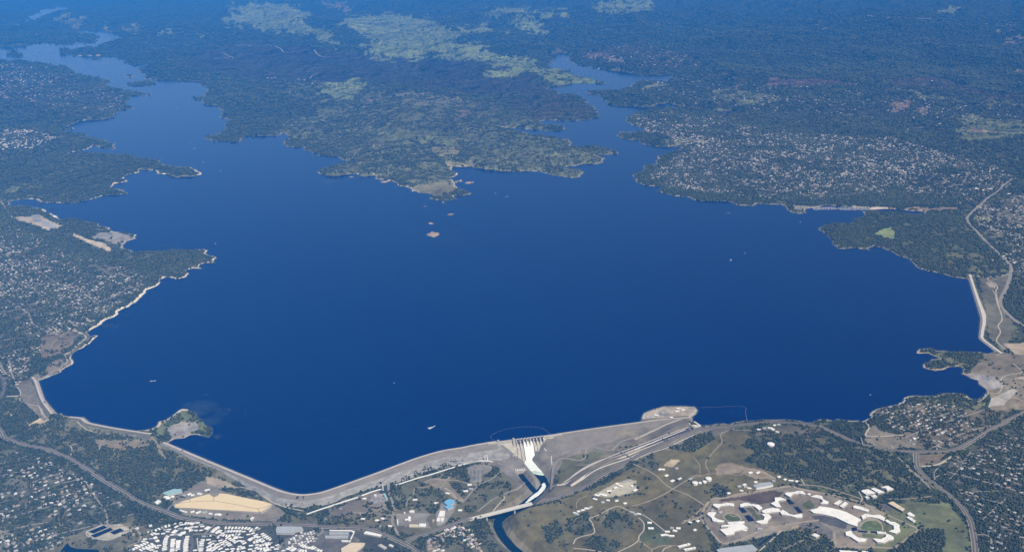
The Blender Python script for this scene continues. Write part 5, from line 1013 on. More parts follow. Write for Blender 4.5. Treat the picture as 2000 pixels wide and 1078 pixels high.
# switchyard below the dam
sy = P3(*K(850, 780, 3.6175, "290 530")[0]); o = empty('switchyard', (sy[0][0], sy[1][0], sy[2][0])); tag(o, 'pale gravel electrical switchyard with rows of steel frames below the wing dam', 'switchyard')
for k in range(5):
    for j in range(2):
        mb = MB(); x0, y0 = -45+k*20, -60+j*60
        for q in range(4): mb.box((x0, y0+q*12, -1), (1, 1, 12))
        mb.box((x0, y0+18, 10), (1.2, 37, 1.2)); mb.build('steel_frame', MAT['steel'], o)
FOOT.append((sy[0][0], sy[1][0], 60))

# ------------------------------------------------------------------ mobile homes, recreational vehicles, boats, cars
def copytree(o, loc, rz, label=None, group=None, sc=None):
    r = o.copy(); COL.objects.link(r); r.location = loc; r.rotation_euler = (0, 0, rz)
    if sc: r.scale = sc
    if label: r['label'] = label
    if group: r['group'] = group
    for ch in list(o.children):
        c = ch.copy(); COL.objects.link(c); c.parent = r
    return r
def nx1(src, used, loc, rz, label, group, cat=None, sc=None):
    if src not in used:
        used.add(src); src.location = loc; src.rotation_euler = (0, 0, rz); src['label'] = label; src['group'] = group
        if sc: src.scale = sc
        return src
    return copytree(src, loc, rz, label, group, sc)
def mobile(roof):
    o = empty('mobile_home'); o['category'] = 'mobile home'
    MB().box((0, 0, 0), (19, 9.5, 3.4)).build('wall', MAT['wallw'], o); MB().gable((0, 0, 3.41), (19.6, 10), 0, 1.0, .3).build('roof', MAT[roof], o)
    MB().box((11.2, 0, 0), (3, 5, 2.2)).build('porch', MAT['wallw'], o); return o
mob = [mobile('whiteroof'), mobile('whiteroof'), mobile('greyroof')]; used = set()
rows = [ # polyline in the 8x crop at (250, 960), count, home heading relative to the row
 ("300 645 380 615 450 600 530 565 610 540 670 525", 7), ("355 680 430 640", 2), ("400 735 450 710", 2), ("440 780 480 760", 2), ("20 930 110 890 180 855 250 820 320 785", 7), ("180 925 250 885 320 850 400 810", 5), ("290 900 360 870 440 845", 4),
 ("630 685 600 720 585 760 580 800 575 840 570 880 570 920", 9), ("710 735 700 770 700 805 695 840 690 875 690 910 690 940", 9), ("790 760 785 790 780 825 780 860 775 890 775 925", 8), ("930 690 920 730 910 770 905 800 900 840 900 870 900 905 900 940", 10),
 ("1180 740 1150 780 1150 820 1140 860 1140 900 1130 940", 7), ("1260 790 1320 830 1260 850", 3), ("1270 890 1250 930", 2), ("700 650 760 600", 3), ("740 540 770 560", 1), ("880 570 950 580 990 620", 4), ("800 690 850 650 900 640", 4), ("880 500 960 495 1030 510", 4),
 ("1215 590 1270 550", 3), ("1310 640 1350 600 1390 570 1430 555", 5), ("1370 660 1420 630 1450 600", 3), ("1500 570 1570 565 1640 570 1700 565 1760 570 1820 570 1870 575 1930 595 1980 620", 10), ("1500 630 1580 620 1650 620 1720 620 1770 620", 6),
 ("1470 680 1540 690 1600 690 1680 670 1760 670", 6), ("1390 720 1420 720", 1), ("1530 715 1600 740 1650 770 1700 800", 5), ("1500 760 1550 800 1600 850", 4), ("1460 780 1480 830 1540 850", 3), ("1650 720 1720 720", 2), ("1780 770 1830 820", 2), ("1880 740 1930 760", 2),
 ("1370 810 1420 870 1460 910", 3), ("1700 905 1760 890 1830 870", 4), ("1600 930 1650 940", 1), ("1330 860 1380 900", 2), ("1230 850 1300 890 1340 930", 3),
 ("1950 800 2050 770 2120 740", 4), ("1900 600 1960 660 2050 720 2120 790 2160 820 2200 860", 8), ("2090 650 2130 690 2190 730 2240 760", 5), ("2050 850 2120 830 2200 810 2250 820", 5), ("1990 870 2060 900 2130 890 2200 870", 5), ("2120 930 2180 910 2240 900", 4), ("1990 560 2060 590", 2), ("1990 690 2020 720", 1),
 ("2490 910 2540 870 2590 860", 3), ("2700 830 2760 860 2830 880 2900 880", 5), ("2650 900 2720 930 2800 925", 4), ("2860 860 2920 890 2980 920 3040 930", 5), ("2550 930 2620 880", 3)]
k = 0
for s, n in rows:
    p = K(250, 960, 8, s); X, Y, Z = P3(p[:, 0], p[:, 1]); P = smoothline(X, Y, 3); cum = np.r_[0, np.cumsum(np.hypot(*np.diff(P, axis=0).T))]; Ltot = cum[-1]
    n2 = max(n, 1)
    pass
    for i in range(n2):
        t = Ltot*(i+.5)/n2; x = np.interp(t, cum, P[:, 0]); y = np.interp(t, cum, P[:, 1]); a = np.interp(min(t+3, Ltot), cum, P[:, 1])-y; c_ = np.interp(min(t+3, Ltot), cum, P[:, 0])-x
        rz = (math.atan2(a, c_) if abs(a)+abs(c_) > 1e-6 else 0)+math.pi/2+random.uniform(-.08, .08); src = mob[random.choices((0, 1, 2), (5, 4, 1))[0]]
        zone = 'in the curved rows at the far bottom left' if p[:, 0].mean() < 318 else 'in the straight stacked rows of the park' if p[:, 0].mean() < 372 else 'in the fan-shaped middle rows' if p[:, 0].mean() < 470 else 'in the right-hand rows of the park'
        lb = ('grey-roofed' if src is mob[2] else 'white-roofed')+' mobile home '+zone
        nx1(src, used, (x, y, float(Hz(np.array([x]), np.array([y]))[0])-.6), rz, lb, 'mobile homes '+zone, sc=(random.uniform(.8, 1.12), random.uniform(.85, 1.1), 1)); FOOT.append((x, y, 10)); k += 1
HP = []
for o in list(COL.objects):
    if o.name.startswith('mobile_home') and o.type == 'EMPTY' and o.location.length > 10: HP.append((o.location.x, o.location.y))
pk = S("248 1082,262 1062,300 1040,325 1024,350 1018,420 1024,470 1030,500 1045,545 1066,560 1082"); X, Y, Z = P3(pk[:, 0], pk[:, 1]); Q = np.stack([X, Y], 1); an = .12
for i in range(-60, 60):
    for j in range(-60, 60):
        a, b_ = i*25+random.uniform(-2, 2)+(j % 2)*6, j*15.5+random.uniform(-1, 1); x, y = X.mean()+a*math.cos(an)-b_*math.sin(an), Y.mean()+a*math.sin(an)+b_*math.cos(an)
        if not inpoly(Q, np.array([x]), np.array([y]))[0] or min((x-p[0])**2+(y-p[1])**2 for p in HP) < 17**2: continue
        if min(np.min((R_[:, 0]-x)**2+(R_[:, 1]-y)**2) for R_ in ROADPTS) < 13**2 or random.random() < .12: continue
        HP.append((x, y)); src = mob[random.choices((0, 1, 2), (5, 4, 2))[0]]; u_, v_ = proj(x, y, -35.0)
        zone = 'in the curved rows at the far bottom left' if u_ < 318 else 'in the straight stacked rows of the park' if u_ < 372 else 'in the fan-shaped middle rows' if u_ < 470 else 'in the right-hand rows of the park'
        nx1(src, used, (x, y, float(Hz(np.array([x]), np.array([y]))[0])-.6), an+random.uniform(-.1, .1), ('grey-roofed' if src is mob[2] else 'white-roofed')+' mobile home '+zone, 'mobile homes '+zone, sc=(random.uniform(.8, 1.05), random.uniform(.85, 1.0), 1)); FOOT.append((x, y, 9)); k += 1
print('mobile homes', k)
def vehicle(kind, body):
    o = empty(kind)
    if kind == 'parked_car':
        MB().box((0, 0, .35), (4.5, 1.9, .8)).build('body', MAT[body], o); MB().box((-.2, 0, 1.16), (2.5, 1.7, .6), 0, .8).build('cabin', MAT['dark'], o)
        for sx_ in (-1.4, 1.4): MB().box((sx_, 0, 0), (.65, 1.95, .65)).build('wheels', MAT['asphalt'], o)
    else:
        MB().box((0, 0, .7), (9.5, 2.8, 2.7)).build('body', MAT[body], o); MB().box((4.3, 0, 1.9), (.95, 2.5, 1.1)).build('windscreen', MAT['dark'], o); MB().box((-.5, 0, 3.41), (1.6, 1, .4)).build('roof_unit', MAT['greyroof'], o)
        for sx_ in (-2.8, 3): MB().box((sx_, 0, 0), (.9, 2.9, .75)).build('wheels', MAT['asphalt'], o)
    return o
cars = [vehicle('parked_car', b) for b in ('white', 'greyroof', 'dark', 'red')]; rvs = [vehicle('camper_van', 'white')]
for o in cars: o['category'] = 'car'
rvs[0]['category'] = 'camper'
names = {id(cars[0]): 'white', id(cars[1]): 'silver', id(cars[2]): 'black', id(cars[3]): 'red'}
def lot(px, n, where, pool, what='car', rz0=0, sp=3.4, al=6.5):
    X, Y, Z = P3(px[:, 0], px[:, 1]); Q = np.stack([X, Y], 1); lo, hi = Q.min(0), Q.max(0); got = 0; tries = 0; cells = set()
    while got < n and tries < n*60:
        tries += 1; x = random.uniform(lo[0], hi[0]); y = random.uniform(lo[1], hi[1]); key = (round((x*math.cos(rz0)+y*math.sin(rz0))/(al*1.6)), round((y*math.cos(rz0)-x*math.sin(rz0))/sp))
        if key in cells or not inpoly(Q, np.array([x]), np.array([y]))[0]: continue
        cells.add(key); a, b_ = key[0]*al*1.6, key[1]*sp; x, y = a*math.cos(rz0)-b_*math.sin(rz0), a*math.sin(rz0)+b_*math.cos(rz0)
        src = random.choice(pool); lb = (names.get(id(src), 'white')+' '+what+' '+where); nx1(src, used, (x, y, float(Hz(np.array([x]), np.array([y]))[0])+.4), rz0, lb, what+'s '+where); got += 1
lot(K(480, 960, 8, "620 800 760 690 900 620 1080 620 1080 780 880 840 700 830"), 62, 'parked in the storage yard between the mobile homes and storage roofs', rvs, 'camper van', .4, 6.2, 8.5)
lot(PB("160 600 420 720 460 800 440 880 300 850 100 760 0 680"), 46, 'parked in the crowded lot below the curved prison roof', cars, 'car', .5)
lot(PB("1090 460 1200 470 1400 620 1350 640 1130 510"), 22, 'parked in the asphalt lot beside the tan warehouse', cars, 'car', -.6)
lot(K(700, 920, 6.824, "150 380 210 310 340 300 390 370 370 395 200 430"), 26, 'parked in the vehicle yard below the wing dam', cars[:3], 'car', .1)
lot(K(0, 260, 3.594, "230 590 280 590 400 655 370 668 240 615"), 12, 'parked at the far left beach lot', cars[:2], 'car', .3)
lot(K(250, 780, 3.617, "290 230 380 180 470 180 480 215 400 250 310 265"), 22, 'parked on the wooded beach point', cars, 'car', .8)
# moving cars on the highway
i = 0
for line, fr in ((HW, (.1, .3, .42, .55, .6, .68, .74, .8, .86)), (CR2, (.05, .12, .2, .26, .33, .45, .52, .6, .7, .8)), (PR, (.3, .7))):
    X, Y, Z = P3(line[:, 0], line[:, 1]); P = smoothline(X, Y, 10); N = normals(P)
    for f in fr:
        j = int(f*(len(P)-1)); s_ = random.choice((-1, 1)); q = P[j]+N[j]*8.5*s_; t = P[min(j+1, len(P)-1)]-P[j]; z = max(float(Hz(*(P[j:j+1]+N[j:j+1]*kk).T)[0]) for kk in (-19, -6, 6, 19))*.6+float(Hz(np.array([q[0]]), np.array([q[1]]))[0])*.4
        wh = 'on the left highway above the mobile homes' if line is HW else ('on the highway along the spillway channel' if line is CR2 else 'on the road down the right side')
        src = random.choice(cars[:3]); nx1(src, used, (q[0], q[1], z+.9), math.atan2(t[1], t[0]), names[id(src)]+' car driving '+wh, 'cars driving '+wh)
for o in cars+rvs:
    if o not in used:
        for ch in list(o.children): bpy.data.objects.remove(ch)
        bpy.data.objects.remove(o)
# motor boats with their wakes
def boatV(L, Wd, H):
    V = []; st = [(-.5, 1, 0), (-.2, 1, 0), (.15, .92, .05), (.38, .55, .2), (.5, .02, .35)]
    for s, w_, r in st: V += [(s*L, -Wd/2*w_, H+r), (s*L, -Wd/2*w_*.6, -.3), (s*L, Wd/2*w_*.6, -.3), (s*L, Wd/2*w_, H+r)]
    F = [(i*4+j, i*4+j+1, i*4+j+5, i*4+j+4) for i in range(4) for j in range(3)]+[(i*4, i*4+4, i*4+7, i*4+3) for i in range(4)]+[(3, 2, 1, 0)]
    return V, F
bo = empty('motor_boat'); bo['category'] = 'boat'
mb = MB(); mb.add(*boatV(11, 3.6, 1.4)); mb.build('hull', MAT['white'], bo); MB().box((-.8, 0, 1.5), (4, 2.6, 1.5), 0, .85).build('cabin', MAT['white'], bo); MB().box((1.4, 0, 1.55), (.5, 2.3, 1.1)).build('windscreen', MAT['dark'], bo)
BO = [(303, 743.5, .15, 1, 'with a short wake, left part of the lake above the dike'), (849, 832, .7, 1, 'with a forked wake, nearest the concrete dam'), (1428, 507, 1.2, 1.6, 'alone in the right half of the lake'), (1455, 495, .5, 1, 'small and right of the middle of the lake'), (968, 378, .2, 1.3, 'just right of the peninsula tip'), (992, 384, .3, 1, 'second one right of the peninsula tip'),
      (374, 279, 2, 1.6, 'in the left arm, upper one below the sandy bar'), (381, 290, 1, 1.8, 'in the left arm, lower one below the sandy bar'), (397, 317, 1, 1.8, 'off the left sandy point'), (431, 334, .5, 1.6, 'right of the left sandy point'), (421, 476, .4, 1.4, 'off the wooded left headland'), (346, 212, .3, 1.6, 'middle of the left arm'), (369, 194, 1, 1.8, 'beside the small point in the left arm'), (1131, 182, .4, 1.5, 'in the far right arm'), (1563, 434, .1, 1.6, 'near the marina entrance'), (1700, 771, .3, .9, 'near the right shore'), (770, 748, .3, .7, 'in the dark open water above the wing dam')]
for i, (u, v_, rz, k, lb) in enumerate(BO):
    k = .9+(k-1)*.4
    X, Y = ray(u, v_); rz2 = rz if u < 1600 else rz
    o = nx1(bo, used, (float(X), float(Y), .3), rz, 'white motor boat '+lb, 'motor boats on the lake', sc=(k, k, k))
    if i in (0, 1, 2, 5, 7):
        L = 38 if i == 1 else 26; V = []; n = 14
        for q in range(n+1):
            t = q/n; V += [(-5*k-t*L, -1.2-t*5*(1.6 if i == 1 else .8)-random.random(), .12), (-5*k-t*L, -.2-t*2, .18), (-5*k-t*L, .2+t*2, .18), (-5*k-t*L, 1.2+t*5*(1.6 if i == 1 else .8)+random.random(), .12)]
        F = [(4*q+j, 4*q+4+j, 4*q+5+j, 4*q+1+j) for q in range(n) for j in (0, 2)]+[(4*q+1, 4*q+5, 4*q+6, 4*q+2) for q in range(4)]
        wk = mesh_py('boat_wake', V, F, MAT['foam']); wk.location = (float(X), float(Y), .1); wk.rotation_euler = (0, 0, rz); tag(wk, kind='structure')
# buoy lines
for px, lb in ((S("963 848,958 853,965 860"), 'short end of the dotted buoy line left of the spillway'), (S("963 848,977 841,1005 835,1030 833,1055 835,1068 842,1075 848"), 'faint curved buoy line round the water above the spillway'), (S("1369 796,1400 794.5,1452 794,1456 806,1459 821"), 'faint buoy line reaching right from the island pad')):
    X, Y = ray(px[:, 0], px[:, 1]); P = smoothline(X, Y, 13); mb = MB(); r = empty('buoy_line', (P[0][0], P[0][1], 0)); tag(r, lb, 'buoy line')
    for q in P-P[0]: mb.cyl((q[0], q[1], -.3), .8, 1.1, 6)
    mb.build('floats', MAT['white'], r); N = normals(P); Pq = P-P[0]
    C = np.stack([np.c_[Pq-N*.12, np.full(len(P), .25)], np.c_[Pq+N*.12, np.full(len(P), .25)]], 1).reshape(-1, 3); mesh_py('rope', C, [(2*i, 2*i+2, 2*i+3, 2*i+1) for i in range(len(P)-1)], MAT['marina'], r)
# marina docks
for grp, (x0, y0, x1, y1), n, ln, dx, dy, lb in (('left', (322, 535, 470, 530), 9, 0, -34, -20, 'left'), ('right', (500, 535, 685, 535), 12, 0, -28, -20, 'right')):
    for k in range(n):
        f = k/(n-1); a = K(1500, 260, 3.594, "%f %f" % (x0+(x1-x0)*f+18, y0+(y1-y0)*f+8))[0]; b_ = a+np.array([dx, dy])/3.594*.95
        X, Y = ray(np.array([a[0], b_[0]]), np.array([a[1], b_[1]])); L = math.hypot(X[1]-X[0], Y[1]-Y[0]); rz = math.atan2(Y[1]-Y[0], X[1]-X[0])
        where = 'in the marina\'s '+lb+' set'
        o = empty('marina_dock', ((X[0]+X[1])/2, (Y[0]+Y[1])/2, 0), rz); tag(o, 'long narrow white-roofed boat dock '+where, 'dock', 'docks '+where)
        MB().box((0, 0, .1), (L, 6, .5)).build('walkway', MAT['concrete'], o); MB().box((0, 0, 4.2), (L*.92, 5.5, .7)).build('dock_roof', MAT['marina'], o)
        mb = MB(); [mb.box((L*.45*q, 3*w_, .5), (.5, .5, 3.7)) for q in (-1, -.5, 0, .5, 1) for w_ in (-1, 1)]; mb.build('roof_posts', MAT['steel'], o)
        for q in range(2):
            t = random.uniform(-.45, .45); e = copytree(bo, (o.location[0]+math.cos(rz)*L*t-math.sin(rz)*9, o.location[1]+math.sin(rz)*L*t+math.cos(rz)*9, .3), rz+math.pi/2, 'white boat moored beside a dock '+where, 'boats moored '+where)
print('objects so far', len(bpy.data.objects))

# ------------------------------------------------------------------ houses
cellA = np.zeros((NV, NU)); dxu = np.gradient(GX, axis=1); dyv = np.gradient(GY, axis=0); dxv = np.gradient(GX, axis=0); dyu = np.gradient(GY, axis=1)
cellA = np.abs(dxu*dyv-dxv*dyu)
OCC = set(); OC = 12.0
def occ_add(x, y, r=0):
    k = int(math.ceil(r/OC)); a, b_ = int(x//OC), int(y//OC)
    for i in range(-k, k+1):
        for j in range(-k, k+1):
            if math.hypot(i, j)*OC <= r+4: OCC.add((a+i, b_+j))
for q in FOOT: occ_add(q[0], q[1], q[2]*.8)
for R_ in ROADPTS:
    for x, y, r in R_: occ_add(x, y, r*.9)
def streets(name, ang, sp, amp, wd, cross=3.2):
    px = SUB[name]; X, Y, Z = P3(px[:, 0], px[:, 1]); Q = np.stack([X, Y], 1)
    for aa, spp in ((ang, sp), (ang+math.pi/2, sp*cross)):
        c, s = math.cos(aa), math.sin(aa); A_ = X*c+Y*s; B_ = -X*s+Y*c; ph = RNG.uniform(0, 6)
        for b0 in np.arange(B_.min()+spp*.4, B_.max(), spp):
            a = np.arange(A_.min(), A_.max(), 14.0); b_ = b0+amp*(fbm(a/420+b0*.13, a*0+b0/500, 2, 71)-.5)*2+RNG.uniform(-12, 12)
            x, y = a*c-b_*s, a*s+b_*c; ins = inpoly(Q, x, y) & (fbm(x/230, y/230, 2, 72) > .40); st = None
            for i in range(len(a)+1):
                if i < len(a) and ins[i]: st = i if st is None else st; continue
                if st is not None and i-st > 7:
                    P = np.stack([x[st:i], y[st:i]], 1); N = normals(P); C = []
                    if Hz(P[:, 0], P[:, 1]).min() > -80 and proj(P[:, 0], P[:, 1], 0.0)[1].max() < 1240:
                        for o_ in (-.5, .5): R_ = P+N*wd*o_; C.append(np.c_[R_, Hz(R_[:, 0], R_[:, 1])+.9])
                        C = np.stack(C, 1).reshape(-1, 3); o = mesh_py('street', C, [(2*k, 2*k+2, 2*k+3, 2*k+1) for k in range(len(P)-1)], MAT['asphalt_old']); tag(o, kind='structure')
                        for q in P: occ_add(q[0], q[1], wd*.6)
                st = None
streets('left', .75, 135, 60, 10); streets('leftlow', .6, 135, 60, 10); streets('right', .5, 150, 70, 11); streets('bl', .55, 140, 55, 8); streets('br', -.7, 130, 50, 8); streets('mr', .5, 110, 40, 8); streets('rightroad', .3, 160, 60, 10)
# roofs: x, y, z, angle, w, d, h, colour
ROOF = np.array([(.46, .44, .41), (.34, .32, .29), (.24, .23, .215), (.28, .20, .145), (.60, .58, .54), (.19, .185, .185), (.38, .30, .23), (.17, .135, .105)])
RP = np.array([.22, .18, .12, .12, .16, .08, .07, .05])
Hh = []
def houses(name, sp, ang, keep, pal=None, big=1.0):
    px = SUB[name]; X, Y, Z = P3(px[:, 0], px[:, 1]); Q = np.stack([X, Y], 1); c, s = math.cos(ang), math.sin(ang)
    A_ = X*c+Y*s; B_ = -X*s+Y*c; ga, gb = np.meshgrid(np.arange(A_.min(), A_.max(), sp[0]), np.arange(B_.min(), B_.max(), sp[1]))
    ga = ga+RNG.uniform(-.22, .22, ga.shape)*sp[0]; gb = gb+RNG.uniform(-.2, .2, gb.shape)*sp[1]+60*(fbm(ga/600, gb/600, 2, 31)-.5)
    rowi = np.arange(gb.shape[0])[:, None]; x = (ga*c-gb*s).ravel(); y = (ga*s+gb*c).ravel(); ri = np.broadcast_to(rowi, ga.shape).ravel()
    cl = fbm(x/260, y/260, 3, 33); ok = inpoly(Q, x, y) & (RNG.random(len(x)) < keep*np.clip((cl-.30)*6, 0, 1))
    x, y = x[ok], y[ok]; z = Hz(x, y); u, v = proj(x, y, 0.0); wi = np.clip(np.round(np.interp(v, GV, np.arange(NV))).astype(int), 0, NV-1), np.clip(np.round(np.interp(u, GU, np.arange(NU))).astype(int), 0, NU-1)
    ok = (SD[wi] > 12); x, y, z = x[ok], y[ok], z[ok]
    far = np.clip(np.hypot(x, y)/9000, 1, 1.35)
    for i in range(len(x)):
        k = (int(x[i]//OC), int(y[i]//OC))
        if k in OCC: continue
        if y[i] < 5200: occ_add(x[i], y[i], 7)
        f = far[i]*big; an = ang+random.choice((0, 0, math.pi/2))+random.gauss(0, .25)
        col = ROOF[RNG.choice(8, p=RP if pal is None else pal)]*random.uniform(.75, 1.2)
        Hh.append((x[i], y[i], z[i], an, random.uniform(13, 21)*f, random.uniform(9, 13)*f, random.uniform(3, 4.5)*f, *col, name))
houses('right', (27, 34), .5, .6); houses('rightfar', (70, 90), .2, .35, None, 1.1); houses('ridge', (70, 90), .1, .3, None, 1.2); houses('rightroad', (32, 42), .3, .55)
houses('left', (26, 33), .75, .62); houses('leftlow', (26, 33), .6, .6); houses('leftfar', (55, 70), .2, .45, None, 1.1); houses('leftmid', (40, 50), .1, .6, None, 1.6)
houses('bl', (28, 36), .55, .7); houses('bc', (17, 21), .45, .9, np.array([.15, .12, .08, .30, .15, .05, .10, .05])); houses('mr', (24, 30), .5, .7, np.array([.16, .18, .14, .14, .14, .08, .10, .06])); houses('br', (26, 33), -.7, .5, np.array([.12, .18, .16, .16, .06, .14, .08, .10])); houses('mid', (40, 45), .5, .25)
Hh.sort(key=lambda h: math.hypot(h[0], h[1])); print('houses', len(Hh))
WHERE = dict(bl='among the trees at the bottom left', bc='in the dense red-roofed quarter left of the river gorge', mr='in the tan quarter by the right shore', br='in the wooded suburb at the bottom right', mid='below the wing dam', left='in the left lakeside suburb', leftlow='in the left lakeside suburb', right='in the right shore town', rightfar='on the far right hills', ridge='on the far ridge', rightroad='beside the right highway', leftfar='on the far left shore', leftmid='on the far left shore')
def inframe(x, y, z, m=4): u, v = proj(x, y, z); return (u > -m) & (u < 2000+m) & (v > -m) & (v < 1078+m)
near, rest = [], []
for h in Hh: (near if len(near) < 300 and h[10] in ('bl', 'bc', 'br', 'mid', 'mr') and inframe(h[0], h[1], h[2], -3) else rest).append(h)
rm_names = {}
roofm = [plain('roof_'+n, c, .9, .15, .3) for n, c in (('pale', (.52, .49, .44)), ('brown', (.33, .24, .17)), ('grey', (.27, .265, .26)), ('white', (.66, .65, .62)))]
protos = []
for i, (nm, m_) in enumerate(zip(('pale', 'brown', 'grey', 'white'), roofm)):
    for L_ in (0, 1):
        o = empty('house'); o['category'] = 'house'
        mb = MB(); mb.box((0, 0, -1), (16, 10, 4.6)); 
        if L_: mb.box((4.2, 6.9, -1), (7, 5.6, 4.6))
        mb.build('wall', MAT['wallw'], o)
        mb = MB(); mb.gable((0, 0, 3.62), (16, 10), 0, 2.4, .6)
        if L_: mb.gable((4.2, 6.6, 3.63), (8, 7.4), math.pi/2, 1.9, .4)
        mb.build('roof', m_, o); MB().box((-5, 1.6, 4.6), (1, 1, 2.2)).build('chimney', MAT['brown'], o)
        protos.append((nm, o))
used = set()
for h in near:
    col = h[7]+h[8]+h[9]; warm = h[7]-h[9]
    nm = 'brown' if warm > .09 else 'white' if col > 1.6 else 'pale' if col > 1.05 else 'grey'
    c_ = [o for n, o in protos if n == nm]; src = random.choice(c_); w_ = WHERE[h[10]]
    nx1(src, used, (h[0], h[1], h[2]), h[3], nm+'-roofed house '+w_, 'houses '+w_, sc=(h[4]/16, h[5]/11, h[6]/3.6))
for n, o in protos:
    if o not in used:
        for ch in list(o.children): bpy.data.objects.remove(ch)
        bpy.data.objects.remove(o)
# the rest of the houses as one object
H = np.array([h[:10] for h in rest]); n = len(H)
ca_, sa_ = np.cos(H[:, 3]), np.sin(H[:, 3]); a, b_ = H[:, 4]/2, H[:, 5]/2
loc = [(-1, -1, -1.5), (1, -1, -1.5), (1, 1, -1.5), (-1, 1, -1.5), (-1, -1, 1), (1, -1, 1), (1, 1, 1), (-1, 1, 1), (-.78, 0, 2), (.78, 0, 2)]
V = np.zeros((n, 18, 3))
for k, (p, q, zz) in enumerate(loc):
    e = 1.0; zc_ = {-1.5: np.full(n, -1.5), 1: H[:, 6], 2: H[:, 6]+2.4}[zz]
    V[:, k] = np.stack([H[:, 0]+(p*a*ca_-q*b_*sa_), H[:, 1]+(p*a*sa_+q*b_*ca_), H[:, 2]+zc_], 1)
V = V[:, :10]; base_i = np.arange(n)[:, None, None]*10
Fq = np.array([(0, 1, 5, 4), (1, 2, 6, 5), (2, 3, 7, 6), (3, 0, 4, 7), (4, 5, 9, 8), (6, 7, 8, 9)]); Ft = np.array([(5, 6, 9), (7, 4, 8)])
tri = np.array([t for f in Fq for t in ((f[0], f[1], f[2]), (f[0], f[2], f[3]))]+[tuple(t) for t in Ft])
F = (tri[None]+base_i).reshape(-1, 3)
ho = mesh_np('suburb_houses', V.reshape(-1, 3), F, MAT['house']); tag(ho, 'pale specks of hundreds of house roofs in the shore suburbs left, right and far', 'houses', kind='stuff')
wallc = np.array([.42, .39, .34]); fc = np.zeros((n, len(tri), 4)); fc[..., 3] = 1; fc[:, :8, :3] = wallc; fc[:, 8:, :3] = H[:, None, 7:10]
ca = ho.data.color_attributes.new('tint', 'FLOAT_COLOR', 'CORNER'); ca.data.foreach_set('color', np.repeat(fc.reshape(-1, 4), 3, 0).astype(np.float32).ravel())

# ------------------------------------------------------------------ trees
t_ = (1+5**.5)/2; IV = np.array([(-1, t_, 0), (1, t_, 0), (-1, -t_, 0), (1, -t_, 0), (0, -1, t_), (0, 1, t_), (0, -1, -t_), (0, 1, -t_), (t_, 0, -1), (t_, 0, 1), (-t_, 0, -1), (-t_, 0, 1)]); IV /= np.linalg.norm(IV[0])
IF = np.array([(0, 11, 5), (0, 5, 1), (0, 1, 7), (0, 7, 10), (0, 10, 11), (1, 5, 9), (5, 11, 4), (11, 10, 2), (10, 7, 6), (7, 1, 8), (3, 9, 4), (3, 4, 2), (3, 2, 6), (3, 6, 8), (3, 8, 9), (4, 9, 5), (2, 4, 11), (6, 2, 10), (8, 6, 7), (9, 8, 1)])
LC = np.array([(.052, .064, .026), (.038, .050, .022), (.075, .085, .036), (.085, .082, .040), (.045, .066, .027)])
# expected trees per cell
dist = np.hypot(GX, GY); rad = np.clip(dist*.00078, 4.6, 30)
cl = np.clip((fbm(GX/55, GY/55, 4, 51, .6)-.5)*2.6+.5, 0, 1); cl = .75*cl+.25*np.clip((fbm(GX/300, GY/300, 3, 53)-.5)*2.6+.5, 0, 1)
frac = np.clip((cl-(1-TR))*5+.5, 0, 1)*np.clip(TR*1.3, .25, 1); frac[TR < .02] = 0
frac = frac*np.where(dist > 7000, np.clip(.35+1.3*fbm(GX/1300, GY/1500, 4, 57), .3, 1.3), 1)
lam = frac*cellA/(math.pi*rad**2)*1.25
vis = (PU > -600) & (PU < 2600) & (PV > -30) & (PV < 1180) & (dist < 30000) & (SD > 2)
lam[~vis] = 0; lam[dist > 20000] *= .5
cnt = RNG.poisson(np.clip(lam, 0, 30)); jj, ii = np.nonzero(cnt); rep = cnt[jj, ii]; jj = np.repeat(jj, rep); ii = np.repeat(ii, rep)
uu = GU[ii]+RNG.uniform(-.5, .5, len(ii))*np.gradient(GU)[ii]; dv = np.gradient(GV)[jj]; vv = GV[jj]+RNG.uniform(-.5, .5, len(ii))*dv
tx_, ty_ = ray(uu, vv); tz = Hz(tx_, ty_); td = np.hypot(tx_, ty_); tr = np.clip(td*.00078, 4.6, 30)*RNG.uniform(.6, 1.3, len(ii))
keep = np.array([not ((int(a//OC), int(b__//OC)) in OCC) if c < 14000 else True for a, b__, c in zip(tx_, ty_, td)]); keep &= RNG.random(len(keep)) < 1
tx_, ty_, tz, td, tr = tx_[keep], ty_[keep], tz[keep], td[keep], tr[keep]
print('trees', len(tx_))
# scattered single trees and the roadside rows
ex = []
for s in ("1229 932", "1262 932 1268 933", "1324 938", "1191 962", "1240 946", "1314 961", "1301 970", "1292 979", "1264 953", "1253 964", "1322 986", "1330 992", "1348 998", "1300 1000", "1391 1010", "1366 1001", "1295 985", "1371 987", "1290 1008", "1279 1050", "1313 962", "1322 983", "1259 996", "1247 952"):
    q = S(s); ex += [tuple(k) for k in q]
ex += [tuple(k) for k in K(250, 960, 8, "1555 355 1870 380 1500 435 1540 440 1600 448 1660 452 1715 455 1770 455 1815 455 1850 455 1900 450 220 675 130 780")]
ex += [tuple(k) for k in K(480, 960, 8, "635 200 705 215 1040 265 1900 160 1900 200 1900 240 1930 270")]; ex += [tuple(k) for k in K(1120, 900, 6.056, "505 425 620 405 665 400 725 388 775 385 840 390 715 120 850 215 905 215 1175 370 1225 500 845 575 460 790 790 770 645 550 775 135")]
ex += [tuple(k) for k in K(1600, 700, 2.8525, "725 905 765 945 630 575 175 400 245 405 60 430 1085 125 1125 205 1100 195 600 590 655 790")]; ex += [tuple(k) for k in K(1200, 780, 3.6175, "745 295 778 305 905 205 940 200 820 325 850 340 410 655 440 735 345 820 435 760")]
